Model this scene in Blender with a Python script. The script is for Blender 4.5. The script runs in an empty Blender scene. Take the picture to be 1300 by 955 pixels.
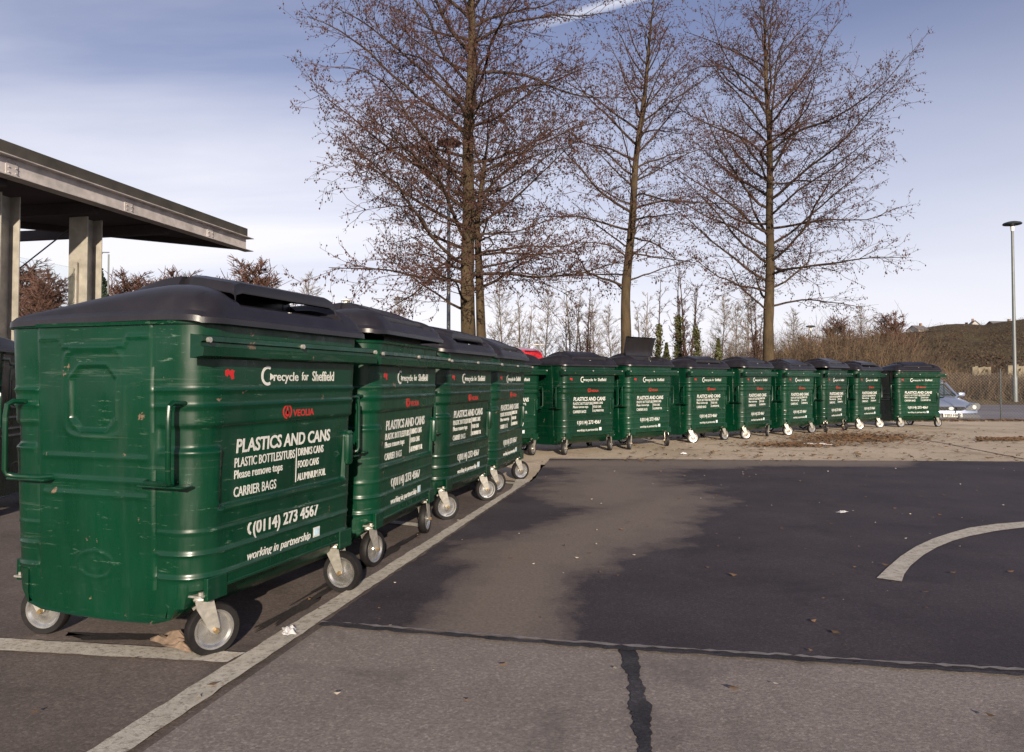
import bpy, bmesh, math, random
import numpy as np
from mathutils import Vector, Matrix
random.seed(7); rng = np.random.default_rng(7)
PI = math.pi; R = math.radians
SC = bpy.context.scene
C = SC.collection

# ------------------------------------------------------------------ camera
CAMH = 1.03; PITCH = R(1.5); SH = -0.01373; FPX = 930.0
cd = bpy.data.cameras.new('camera'); cam = bpy.data.objects.new('camera', cd); C.objects.link(cam)
cd.sensor_width = 36; cd.lens = 36*FPX/1300; cd.shift_y = SH; cd.clip_start = .05; cd.clip_end = 5000
cam.location = (0, 0, CAMH); cam.rotation_euler = (PI/2+PITCH, 0, 0)
SC.camera = cam

def G(px, py, z=0.0):
    """ground point (height z) seen at photo pixel"""
    dx = (px-650)/FPX; dy = (477.5-py)/FPX + SH*1300/FPX
    ry = math.cos(PITCH) - dy*math.sin(PITCH); rz = math.sin(PITCH) + dy*math.cos(PITCH)
    t = (z-CAMH)/rz
    return (dx*t, ry*t)
def at(px, py, Y):
    """point at depth Y seen at photo pixel"""
    dx = (px-650)/FPX; dy = (477.5-py)/FPX + SH*1300/FPX
    ry = math.cos(PITCH) - dy*math.sin(PITCH); rz = math.sin(PITCH) + dy*math.cos(PITCH)
    t = Y/ry
    return Vector((dx*t, Y, CAMH+rz*t))

# ------------------------------------------------------------------ materials
def newmat(name):
    m = bpy.data.materials.new(name); m.use_nodes = True
    nt = m.node_tree; b = nt.nodes['Principled BSDF']
    return m, nt, b
def N(nt, t, **kw):
    n = nt.nodes.new(t)
    for k, v in kw.items(): setattr(n, k, v)
    return n
def setspec(b, v): b.inputs['Specular IOR Level'].default_value = v
def ramp(nt, pts):
    r = N(nt, 'ShaderNodeValToRGB'); e = r.color_ramp.elements
    while len(e) < len(pts): e.new(.5)
    for i, (p, c) in enumerate(pts):
        e[i].position = p; e[i].color = (c, c, c, 1) if not isinstance(c, tuple) else (*c, 1)
    return r
def noise(nt, scale, detail=6, rough=.6, coord='Object', dist=0, mapscale=None, seed=0):
    tc = N(nt, 'ShaderNodeTexCoord')
    n = N(nt, 'ShaderNodeTexNoise'); n.inputs['Scale'].default_value = scale
    n.inputs['Detail'].default_value = detail; n.inputs['Roughness'].default_value = rough
    n.inputs['Distortion'].default_value = dist
    mp = N(nt, 'ShaderNodeMapping'); nt.links.new(tc.outputs[coord], mp.inputs[0])
    mp.inputs['Location'].default_value = (seed, seed*1.7, seed*.3)
    if mapscale: mp.inputs['Scale'].default_value = mapscale
    nt.links.new(mp.outputs[0], n.inputs['Vector'])
    return n
def mix(nt, fac, a, b):
    m = N(nt, 'ShaderNodeMix', data_type='RGBA')
    for sock, v in ((0, fac), (6, a), (7, b)):
        if isinstance(v, (int, float)): m.inputs[sock].default_value = v
        elif isinstance(v, tuple): m.inputs[sock].default_value = (*v, 1)
        else: nt.links.new(v, m.inputs[sock])
    return m.outputs[2]
def bump(nt, b, h, strength=.3, dist=.01, prev=None):
    bp = N(nt, 'ShaderNodeBump'); bp.inputs['Strength'].default_value = strength; bp.inputs['Distance'].default_value = dist
    nt.links.new(h, bp.inputs['Height'])
    if prev: nt.links.new(prev, bp.inputs['Normal'])
    nt.links.new(bp.outputs[0], b.inputs['Normal']); return bp.outputs[0]
def simple(name, col, rough=.6, metal=0, var=.25, scale=8, spec=.5, bmp=0):
    m, nt, b = newmat(name)
    n = noise(nt, scale)
    d = tuple(c*(1-var) for c in col); l = tuple(min(1, c*(1+var)) for c in col)
    r = ramp(nt, [(.3, d), (.7, l)]); nt.links.new(n.outputs[0], r.inputs[0]); nt.links.new(r.outputs[0], b.inputs['Base Color'])
    b.inputs['Roughness'].default_value = rough; b.inputs['Metallic'].default_value = metal; setspec(b, spec)
    if bmp: bump(nt, b, n.outputs[0], bmp)
    return m
M = {}
# green enamelled steel, scuffed, with per object variation
def green_mat():
    m, nt, b = newmat('green_paint')
    oi = N(nt, 'ShaderNodeObjectInfo')
    add = N(nt, 'ShaderNodeVectorMath', operation='ADD'); tc = N(nt, 'ShaderNodeTexCoord')
    nt.links.new(tc.outputs['Object'], add.inputs[0])
    sc = N(nt, 'ShaderNodeVectorMath', operation='SCALE'); nt.links.new(oi.outputs['Location'], sc.inputs[0]); sc.inputs['Scale'].default_value = 3.1
    nt.links.new(sc.outputs[0], add.inputs[1])
    def nz(s, ms, det=6, ro=.6):
        mp = N(nt, 'ShaderNodeMapping'); mp.inputs['Scale'].default_value = ms; nt.links.new(add.outputs[0], mp.inputs[0])
        n = N(nt, 'ShaderNodeTexNoise'); n.inputs['Scale'].default_value = s; n.inputs['Detail'].default_value = det; n.inputs['Roughness'].default_value = ro
        nt.links.new(mp.outputs[0], n.inputs['Vector']); return n.outputs[0]
    big = nz(2.2, (1, 1, 1), 4)
    r1 = ramp(nt, [(.3, (.0003, .022, .0096)), (.7, (.0004, .033, .0142))]); nt.links.new(big, r1.inputs[0])
    # grime: vertical streaks
    st = nz(5, (2.2, 2.2, .35), 8, .7)
    r2 = ramp(nt, [(.55, 0.0), (.8, .22)]); nt.links.new(st, r2.inputs[0])
    c = mix(nt, r2.outputs[0], r1.outputs[0], (.030, .045, .033))
    # scratches: thin horizontal-ish
    s2 = nz(9, (1, 1, 6.5), 10, .78)
    r3 = ramp(nt, [(.60, 0.0), (.64, .75)]); nt.links.new(s2, r3.inputs[0])
    pt = nz(3.1, (1, 1, 1), 3)
    r4 = ramp(nt, [(.44, 0.0), (.58, 1.0)]); nt.links.new(pt, r4.inputs[0])
    mu = N(nt, 'ShaderNodeMath', operation='MULTIPLY'); nt.links.new(r3.outputs[0], mu.inputs[0]); nt.links.new(r4.outputs[0], mu.inputs[1])
    c = mix(nt, mu.outputs[0], c, (.10, .15, .115))
    # chips with brown primer
    s3 = nz(11, (1, 1, 1), 5, .7)
    r5 = ramp(nt, [(.665, 0.0), (.685, .9)]); nt.links.new(s3, r5.inputs[0])
    c = mix(nt, r5.outputs[0], c, (.16, .10, .07))
    # long rubbed scrapes
    s4 = nz(2.6, (.35, .35, 9), 7, .8); r6 = ramp(nt, [(.585, 0.0), (.62, .35)]); nt.links.new(s4, r6.inputs[0]); c = mix(nt, r6.outputs[0], c, (.055, .085, .065))
    # every bin has faded a little differently
    wn = N(nt, 'ShaderNodeTexWhiteNoise', noise_dimensions='3D'); nt.links.new(oi.outputs['Location'], wn.inputs['Vector'])
    mr = N(nt, 'ShaderNodeMapRange'); nt.links.new(wn.outputs['Value'], mr.inputs[0]); mr.inputs[3].default_value = .70; mr.inputs[4].default_value = 1.08
    hv = N(nt, 'ShaderNodeHueSaturation'); nt.links.new(c, hv.inputs['Color']); nt.links.new(mr.outputs[0], hv.inputs['Value']); c = hv.outputs[0]
    nt.links.new(c, b.inputs['Base Color'])
    rr = ramp(nt, [(.30, .16), (.70, .50)]); nt.links.new(st, rr.inputs[0]); nt.links.new(rr.outputs[0], b.inputs['Roughness'])
    bump(nt, b, nz(3.2, (1, 1, 1), 2), .8, .010)
    setspec(b, .40)
    return m
M['green'] = green_mat()
def lid_mat():
    m, nt, b = newmat('charcoal_plastic')
    n = noise(nt, 6, 6); r = ramp(nt, [(.3, (.010, .009, .0115)), (.75, (.018, .016, .020))]); nt.links.new(n.outputs[0], r.inputs[0])
    n2 = noise(nt, 3, 8, .7, mapscale=(1, 3, 1), seed=4); r2 = ramp(nt, [(.55, 0.0), (.8, .35)]); nt.links.new(n2.outputs[0], r2.inputs[0])
    nt.links.new(mix(nt, r2.outputs[0], r.outputs[0], (.035, .032, .032)), b.inputs['Base Color'])
    b.inputs['Roughness'].default_value = .36; setspec(b, .38)
    n3 = noise(nt, 160, 2); bump(nt, b, n3.outputs[0], .12, .002)
    return m
M['lid'] = lid_mat()
M['zinc'] = simple('zinc_steel', (.44, .42, .37), .42, .6, .3, 30)
M['rim'] = simple('wheel_steel', (.58, .57, .54), .27, .9, .2, 25)
M['tyre'] = simple('rubber', (.010, .009, .009), .6, 0, .5, 25, .25)
M['brass'] = simple('rusty_bolt', (.35, .24, .12), .45, .7, .3, 60)
def print_mat(name, col):
    m, nt, b = newmat(name)
    n = noise(nt, 34, 9, .8); r = ramp(nt, [(.59, 0.0), (.65, .8)]); nt.links.new(n.outputs[0], r.inputs[0])
    n2 = noise(nt, 5, 4, .6, seed=6); r2 = ramp(nt, [(.3, .78), (.7, 1.0)]); nt.links.new(n2.outputs[0], r2.inputs[0])
    mm = N(nt, 'ShaderNodeMix', data_type='RGBA', blend_type='MULTIPLY'); mm.inputs[0].default_value = 1; mm.inputs[6].default_value = (*col, 1); nt.links.new(r2.outputs[0], mm.inputs[7])
    nt.links.new(mix(nt, r.outputs[0], mm.outputs[2], (.02, .06, .035)), b.inputs['Base Color']); b.inputs['Roughness'].default_value = .5; return m
M['white'] = print_mat('white_print', (.62, .62, .58))
M['red'] = print_mat('red_print', (.50, .014, .014))
M['badge'] = simple('blue_print', (.45, .62, .72), .5, 0, .2, 60)
M['black'] = simple('dark_cavity', (.012, .011, .012), .8, 0, .3, 9)

# ------------------------------------------------------------------ object helpers
def tag(o, label=None, cat=None, group=None, kind=None):
    if label: o['label'] = label
    if cat: o['category'] = cat
    if group: o['group'] = group
    if kind: o['kind'] = kind
    return o
def mesh_obj(name, me, mat=None, parent=None, smooth=False):
    o = bpy.data.objects.new(name, me); C.objects.link(o)
    if mat:
        for mm in (mat if isinstance(mat, (list, tuple)) else [mat]): me.materials.append(mm)
    if smooth:
        me.polygons.foreach_set('use_smooth', [True]*len(me.polygons))
    if parent: o.parent = parent
    return o
def pyd(name, V, F, mat, parent=None, smooth=False, mi=None):
    me = bpy.data.meshes.new(name); me.from_pydata([tuple(v) for v in V], [], F)
    o = mesh_obj(name, me, mat, parent, smooth)
    if mi: me.polygons.foreach_set('material_index', mi)
    me.update(); return o
def empty(name, loc=(0, 0, 0), rz=0):
    o = bpy.data.objects.new(name, None); C.objects.link(o); o.location = loc; o.rotation_euler = (0, 0, rz)
    o.empty_display_size = .2; return o
class MB:
    """collects shapes for ONE mesh"""
    def __init__(s): s.bm = bmesh.new()
    def box(s, c, d, bev=0, rot=None, seg=2):
        r = bmesh.ops.create_cube(s.bm, size=1); vs = r['verts']
        bmesh.ops.scale(s.bm, vec=d, verts=vs)
        if bev:
            es = list({e for v in vs for e in v.link_edges})
            rr = bmesh.ops.bevel(s.bm, geom=es, offset=bev, segments=seg, affect='EDGES', profile=.5); vs = list({v for f in rr['faces'] for v in f.verts} | {v for v in vs if v.is_valid})
        if rot is not None: bmesh.ops.rotate(s.bm, verts=vs, cent=(0, 0, 0), matrix=rot)
        bmesh.ops.translate(s.bm, vec=c, verts=vs); return vs
    def cyl(s, p0, p1, r0, r1=None, n=12, caps=True):
        p0 = Vector(p0); p1 = Vector(p1); r1 = r0 if r1 is None else r1; d = (p1-p0); z = d.normalized()
        x = z.orthogonal().normalized(); y = z.cross(x)
        a = [s.bm.verts.new(p0+(x*math.cos(t)+y*math.sin(t))*r0) for t in [2*PI*i/n for i in range(n)]]
        b = [s.bm.verts.new(p1+(x*math.cos(t)+y*math.sin(t))*r1) for t in [2*PI*i/n for i in range(n)]]
        for i in range(n): s.bm.faces.new((a[i], a[(i+1) % n], b[(i+1) % n], b[i]))
        if caps: s.bm.faces.new(a[::-1]); s.bm.faces.new(b)
    def tube(s, pts, r, n=8):
        pts = [Vector(p) for p in pts]; rings = []
        for i, p in enumerate(pts):
            d = (pts[min(i+1, len(pts)-1)]-pts[max(i-1, 0)]).normalized()
            if i == 0: x = d.orthogonal().normalized()
            else: x = (x-d*x.dot(d)).normalized()
            y = d.cross(x); rr = r[i] if isinstance(r, (list, tuple)) else r
            rings.append([s.bm.verts.new(p+(x*math.cos(2*PI*k/n)+y*math.sin(2*PI*k/n))*rr) for k in range(n)])
        for a, b in zip(rings, rings[1:]):
            for k in range(n): s.bm.faces.new((a[k], a[(k+1) % n], b[(k+1) % n], b[k]))
        s.bm.faces.new(rings[0][::-1]); s.bm.faces.new(rings[-1])
    def lathe(s, prof, c=(0, 0, 0), axis='Y', n=28):
        rings = []
        for (r, h) in prof:
            ring = []
            for k in range(n):
                t = 2*PI*k/n; a, b2 = r*math.cos(t), r*math.sin(t)
                p = {'Y': (a, h, b2), 'Z': (a, b2, h), 'X': (h, a, b2)}[axis]
                ring.append(s.bm.verts.new(Vector(p)+Vector(c)))
            rings.append(ring)
        for a, b in zip(rings, rings[1:]):
            for k in range(n): s.bm.faces.new((a[k], a[(k+1) % n], b[(k+1) % n], b[k]))
        return rings
    def prism(s, poly, y0, y1, axis='Y'):
        def P(a, b, h): return {'Y': (a, h, b), 'X': (h, a, b), 'Z': (a, b, h)}[axis]
        A = [s.bm.verts.new(P(a, b, y0)) for a, b in poly]; B = [s.bm.verts.new(P(a, b, y1)) for a, b in poly]
        n = len(poly)
        for i in range(n): s.bm.faces.new((A[i], A[(i+1) % n], B[(i+1) % n], B[i]))
        s.bm.faces.new(A[::-1]); s.bm.faces.new(B)
    def build(s, name, mat, parent=None, smooth=False, loc=None):
        bmesh.ops.recalc_face_normals(s.bm, faces=s.bm.faces)
        me = bpy.data.meshes.new(name); s.bm.to_mesh(me); s.bm.free()
        o = mesh_obj(name, me, mat, parent, smooth)
        if smooth: me.set_sharp_from_angle(angle=R(35))
        if loc is not None: o.location = loc
        return o
def copy_tree(o, parent=None):
    c = o.copy(); C.objects.link(c); c.parent = parent
    for ch in list(o.children): copy_tree(ch, c)
    return c
def ss(a, b, x):
    t = np.clip((x-a)/(b-a), 0, 1); return t*t*(3-2*t)
def ridge(x, c, w): return np.exp(-((x-c)/w)**2)

# ------------------------------------------------------------------ recycling bin
ZB, ZT = .262, 1.238
def HW(z): return .545 + .030*(z-ZB)/(ZT-ZB)
def HD(z): return .470 + .028*(z-ZB)/(ZT-ZB)
RC = .125
def disp_all(z):
    d = .007*ridge(z, .995, .007)+.007*ridge(z, .935, .007)
    d += .004*ridge(z, .475, .005)+.006*ridge(z, .395, .006)+.007*ridge(z, .31, .006)
    return d
def disp_front(u, z):                      # u: local x (front), z height
    inside = ss(.44, .425, np.abs(u))
    rec = ss(.868, .855, z)
    back = ss(.79, .76, z)*(1-inside)        # corners come back out
    low = ss(.56, .545, z)
    d = -.016*rec*(1-np.maximum(back, low))
    d += .009*ridge(z, .55, .009)*inside + .006*ridge(z, .77, .01)*(1-inside)
    d += .006*(ss(-.455, -.445, u)*ss(.455, .445, u))*ss(.9, 1.0, z)*0
    return d
def disp_side(y, z):
    ay = np.abs(y)
    d = .006*ss(.285, .278, ay) - .004*ridge(ay, .287, .004)
    # outer rounded square frame and octagon recess
    q = (np.abs(y)**6/.145**6+np.abs(z-.985)**6/.165**6)**(1/6)
    d += .0035*ridge(q, 1, .05)
    o = np.maximum(np.maximum(np.abs(y)/.105, np.abs(z-.965)/.118), (np.abs(y)+np.abs(z-.965))/.178)
    d += -.009*ss(1.05, .97, o) + .003*ridge(o, 1.07, .03)
    d += .005*ridge(z, 1.195-.035*ss(.17, .15, ay), .006)*ss(.27, .262, ay)
    for zz in (.742, .655, .60): d += .005*ridge(z, zz, .008)*ss(.262, .25, ay)
    e = np.sqrt((y/.088)**2+((z-.335)/.05)**2); d += .004*ridge(e, 1, .09)
    d += .003*ridge(e, .45, .12)*(np.sin(y*160)*.5+.5)
    rec = ss(.868, .855, z); back = ss(.79, .76, z); low = ss(.56, .545, z)
    d += -.010*rec*(1-np.maximum(back, low))*ss(.29, .31, ay)
    d += .006*ridge(z, .77, .01)*ss(.30, .32, ay)
    return d
def build_body():
    per = []                                # (kind, u) around the perimeter
    def lin(a, b, n): return list(np.linspace(a, b, n, endpoint=False))
    V = []; nz = 150
    zs = np.linspace(ZB, ZT, nz)
    f0 = .42; s0 = .32
    P = []                                  # unit descriptors: (ix, iy, ang, t, kind)
    for u in lin(-1, 1, 84): P.append(('F', u))
    for a in lin(-90, 0, 14): P.append(('c1', a))
    for u in lin(-1, 1, 84): P.append(('R', u))
    for a in lin(0, 90, 14): P.append(('c2', a))
    for u in lin(1, -1, 84): P.append(('B', u))
    for a in lin(90, 180, 14): P.append(('c3', a))
    for u in lin(1, -1, 84): P.append(('L', u))
    for a in lin(180, 270, 14): P.append(('c4', a))
    n = len(P)
    for (k, t) in P:
        a = HW(zs)-RC; b = HD(zs)-RC
        if k in 'FB':
            x = t*a; sy = -1 if k == 'F' else 1
            d = disp_all(zs)+disp_front(x, zs)+.0022*np.sin(x*9+zs*5)*np.sin(zs*13-x*3)
            X = x; Y = sy*(b+RC+d)
        elif k in 'RL':
            y = t*b; sx = 1 if k == 'R' else -1
            w = ss(.27, .30, abs(y)); d = disp_all(zs)*w+disp_side(y, zs)+.0030*np.sin(y*11+zs*7+1)*np.sin(zs*9-y*6)*ss(.43, .30, abs(y))
            X = sx*(a+RC+d); Y = y
        else:
            an = R(t); cx = 1 if k in ('c1', 'c2') else -1; cy = 1 if k in ('c2', 'c3') else -1
            m = abs(math.cos(an))             # 1 = side, 0 = front
            d = disp_all(zs)+disp_front(np.full(nz, .5), zs)*(1-m)+disp_side(np.full(nz, .34), zs)*m
            X = cx*a+(RC+d)*math.cos(an); Y = cy*b+(RC+d)*math.sin(an)
        V.append(np.stack([X, Y, zs], 1))
    V = np.stack(V, 0)                     # n, nz, 3
    verts = V.reshape(-1, 3); F = []
    for i in range(n):
        j = (i+1) % n
        for k in range(nz-1): F.append((i*nz+k, j*nz+k, j*nz+k+1, i*nz+k+1))
    verts = [tuple(v) for v in verts]
    # inward bottom lip and inner wall so that it is a real shell
    b0 = len(verts)
    for i in range(n):
        x, y, z = V[i, 0]; verts.append((x*.96, y*.95, z-.006))
    b1 = len(verts)
    for i in range(n):
        x, y, z = V[i, 0]; verts.append((x*.93, y*.90, z+.02))
    for i in range(n):
        j = (i+1) % n
        F.append((i*nz, b0+i, b0+j, j*nz)); F.append((b0+i, b1+i, b1+j, b0+j))
    F.append(tuple(b1+i for i in range(n)))
    # rim: out, up, in, down
    prev = [i*nz+nz-1 for i in range(n)]
    for (off, z) in ((.012, 1.238), (.014, 1.250), (.006, 1.254), (-.02, 1.254), (-.025, 1.20), (-.04, .9)):
        cur = []
        for i in range(n):
            x, y, _ = V[i, nz-1]; nv = Vector((x, y)); 
            cxm = max(-(HW(ZT)-RC), min(HW(ZT)-RC, x)); cym = max(-(HD(ZT)-RC), min(HD(ZT)-RC, y))
            nn = Vector((x-cxm, y-cym)).normalized()
            verts.append((x+nn.x*off, y+nn.y*off, z)); cur.append(len(verts)-1)
        for i in range(n):
            j = (i+1) % n; F.append((prev[i], prev[j], cur[j], cur[i]))
        prev = cur
    me = bpy.data.meshes.new('body'); me.from_pydata(verts, [], F); me.update()
    return me
def front_y(u, z):
    return -(HD(z)+float(disp_all(np.array([z*1.0]))[0])*0+float(disp_front(np.array([u]), np.array([z]))[0]))

def text_mesh(s, width, cap, bold=0.0, shear=0.0, ext=.0):
    cu = bpy.data.curves.new('t', 'FONT'); cu.body = s; cu.size = 1; cu.offset = bold; cu.shear = shear; cu.resolution_u = 3
    o = bpy.data.objects.new('t', cu); C.objects.link(o)
    bpy.context.view_layer.update()
    me = bpy.data.meshes.new_from_object(o)
    bpy.data.objects.remove(o)
    co = np.array([v.co[:] for v in me.vertices]); F = [tuple(p.vertices) for p in me.polygons]
    bpy.data.meshes.remove(me)
    x0, x1 = co[:, 0].min(), co[:, 0].max()
    capH = .729*1.0
    X = (co[:, 0]-x0)/(x1-x0)*width; Z = co[:, 1]*cap/.70
    return X, Z, F
class Print:
    """flat printed marks laid on the bin's front panel"""
    def __init__(s): s.V = []; s.F = []
    def text(s, t, u0, u1, zc, cap, bold=.0, shear=0, off=.0022):
        X, Z, F = text_mesh(t, u1-u0, cap, bold, shear); b = len(s.V)
        yb = None
        for x, z in zip(X, Z):
            zz = zc-cap/2+z; u = u0+x
            s.V.append((u, 0, zz))
        s.place(b, zc, (u0+u1)/2, off); s.F += [tuple(i+b for i in f) for f in F]
    def place(s, b, zc, uc, off):
        rec = front_y(uc, zc)+HD(zc)
        for i in range(b, len(s.V)):
            u, _, z = s.V[i]; s.V[i] = (u, -HD(z)+rec-off, z)
    def ring(s, uc, zc, r0, r1, a0, a1, n=28, off=.0022):
        b = len(s.V)
        for i in range(n+1):
            a = R(a0+(a1-a0)*i/n)
            for r in (r0, r1): s.V.append((uc+r*math.cos(a), 0, zc+r*math.sin(a)))
        s.place(b, zc, uc, off)
        for i in range(n): s.F.append((b+2*i, b+2*i+1, b+2*i+3, b+2*i+2))
    def poly(s, pts, zc, uc, off=.0022):
        b = len(s.V)
        for u, z in pts: s.V.append((u, 0, z))
        s.place(b, zc, uc, off); s.F.append(tuple(range(b, b+len(pts))))
    def build(s, name, mat, parent, ext=.0012):
        o = pyd(name, s.V, s.F, mat, parent)
        md = None
        me = o.data; bm = bmesh.new(); bm.from_mesh(me)
        bmesh.ops.remove_doubles(bm, verts=bm.verts, dist=1e-6)
        g = bmesh.ops.extrude_face_region(bm, geom=bm.faces[:])
        bmesh.ops.translate(bm, vec=(0, ext, 0), verts=[e for e in g['geom'] if isinstance(e, bmesh.types.BMVert)])
        bmesh.ops.recalc_face_normals(bm, faces=bm.faces)
        bm.to_mesh(me); bm.free(); return o

U0 = -.43   # left end of the flat front panel
def lid_mesh():
    A, B, RL = .592, .540, .12
    xs = sorted(set([round(v, 4) for v in list(np.linspace(-A, A, 61))+[-.318, -.312, -.305, .305, .312, .318, -.338, -.358, -.366, -.374, -.385, -.40, .338, .358, .366, .374, .385, .40, -A+.008, A-.008, -A+.03, A-.03]]))
    ys = sorted(set([round(v, 4) for v in list(np.linspace(-B, B, 51))+[-.440, -.446, -.434, -.205, -.198, -.212, -.19, -B+.008, B-.008, -B+.03]]))
    def H(x, y):
        # ridge profile front to back
        if y > -.26:
            t = max(0, min(1, (.53-y)/.79)); prof = .012+.113*(1-(1-t)**1.35)
        else:
            t = max(0, min(1, (y+.515)/.255)); prof = .125*math.sqrt(max(0, 1-(1-t)**2.2))
        t = max(0, min(1, (A-.03-abs(x))/.16)); side = math.sqrt(max(0, 1-(1-t)**2))
        h = prof*(.10+.90*side)
        h += .052*ss(.372, .338, abs(x))*ss(-.24, -.20, y)*ss(.26, -.13, y)
        h -= .030*ss(.400, .372, abs(x))*ss(.318, .345, abs(x))*ss(-.50, -.42, y)*ss(-.19, -.24, y)        # ridge behind the hatch
        if abs(x) < .362 and y < -.2049: h = min(h, .040+.02*ss(-.47, -.43, y)) if y > -.50 else h
        if abs(x) <= .3121 and -.4401 <= y <= -.2049: h = -.10
        e = min(A-abs(x), B-abs(y))
        h += .018*ss(0, .02, e)*(1-0)
        return h
    V = []; idx = {}
    for i, x in enumerate(xs):
        for j, y in enumerate(ys):
            ax, ay = abs(x), abs(y); X, Y = x, y
            dx, dy = (ax-(A-RL))/RL, (ay-(B-RL))/RL
            if dx > 0 and dy > 0:
                m = max(dx, dy); q = m/math.hypot(dx, dy)
                X = math.copysign(A-RL+dx*q*RL, x); Y = math.copysign(B-RL+dy*q*RL, y)
                hh = H(math.copysign(A-RL+RL*m, x) if dx >= dy else x, y if dx >= dy else math.copysign(B-RL+RL*m, y))
                m2 = H(x, y); h = .5*hh+.5*m2 if m > .9 else m2
            else: h = H(x, y)
            idx[i, j] = len(V); V.append((X, Y, h))
    F = []
    nx, ny = len(xs), len(ys)
    for i in range(nx-1):
        for j in range(ny-1): F.append((idx[i, j], idx[i+1, j], idx[i+1, j+1], idx[i, j+1]))
    # skirt
    loop = [idx[i, 0] for i in range(nx)]+[idx[nx-1, j] for j in range(1, ny)]+[idx[i, ny-1] for i in range(nx-2, -1, -1)]+[idx[0, j] for j in range(ny-2, 0, -1)]
    b = len(V); n = len(loop)
    for k in loop: x, y, z = V[k]; V.append((x*1.003, y*1.003, z-.022))
    for k in loop: x, y, z = V[k]; V.append((x*.96, y*.96, z-.024))
    for k in loop: x, y, z = V[k]; V.append((x*.955, y*.955, z-.004))
    for k in range(n):
        l = (k+1) % n
        F.append((loop[l], loop[k], b+k, b+l)); F.append((b+l, b+k, b+n+k, b+n+l)); F.append((b+n+l, b+n+k, b+2*n+k, b+2*n+l))
    me = bpy.data.meshes.new('lid'); me.from_pydata(V, [], F); me.update(); return me

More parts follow.
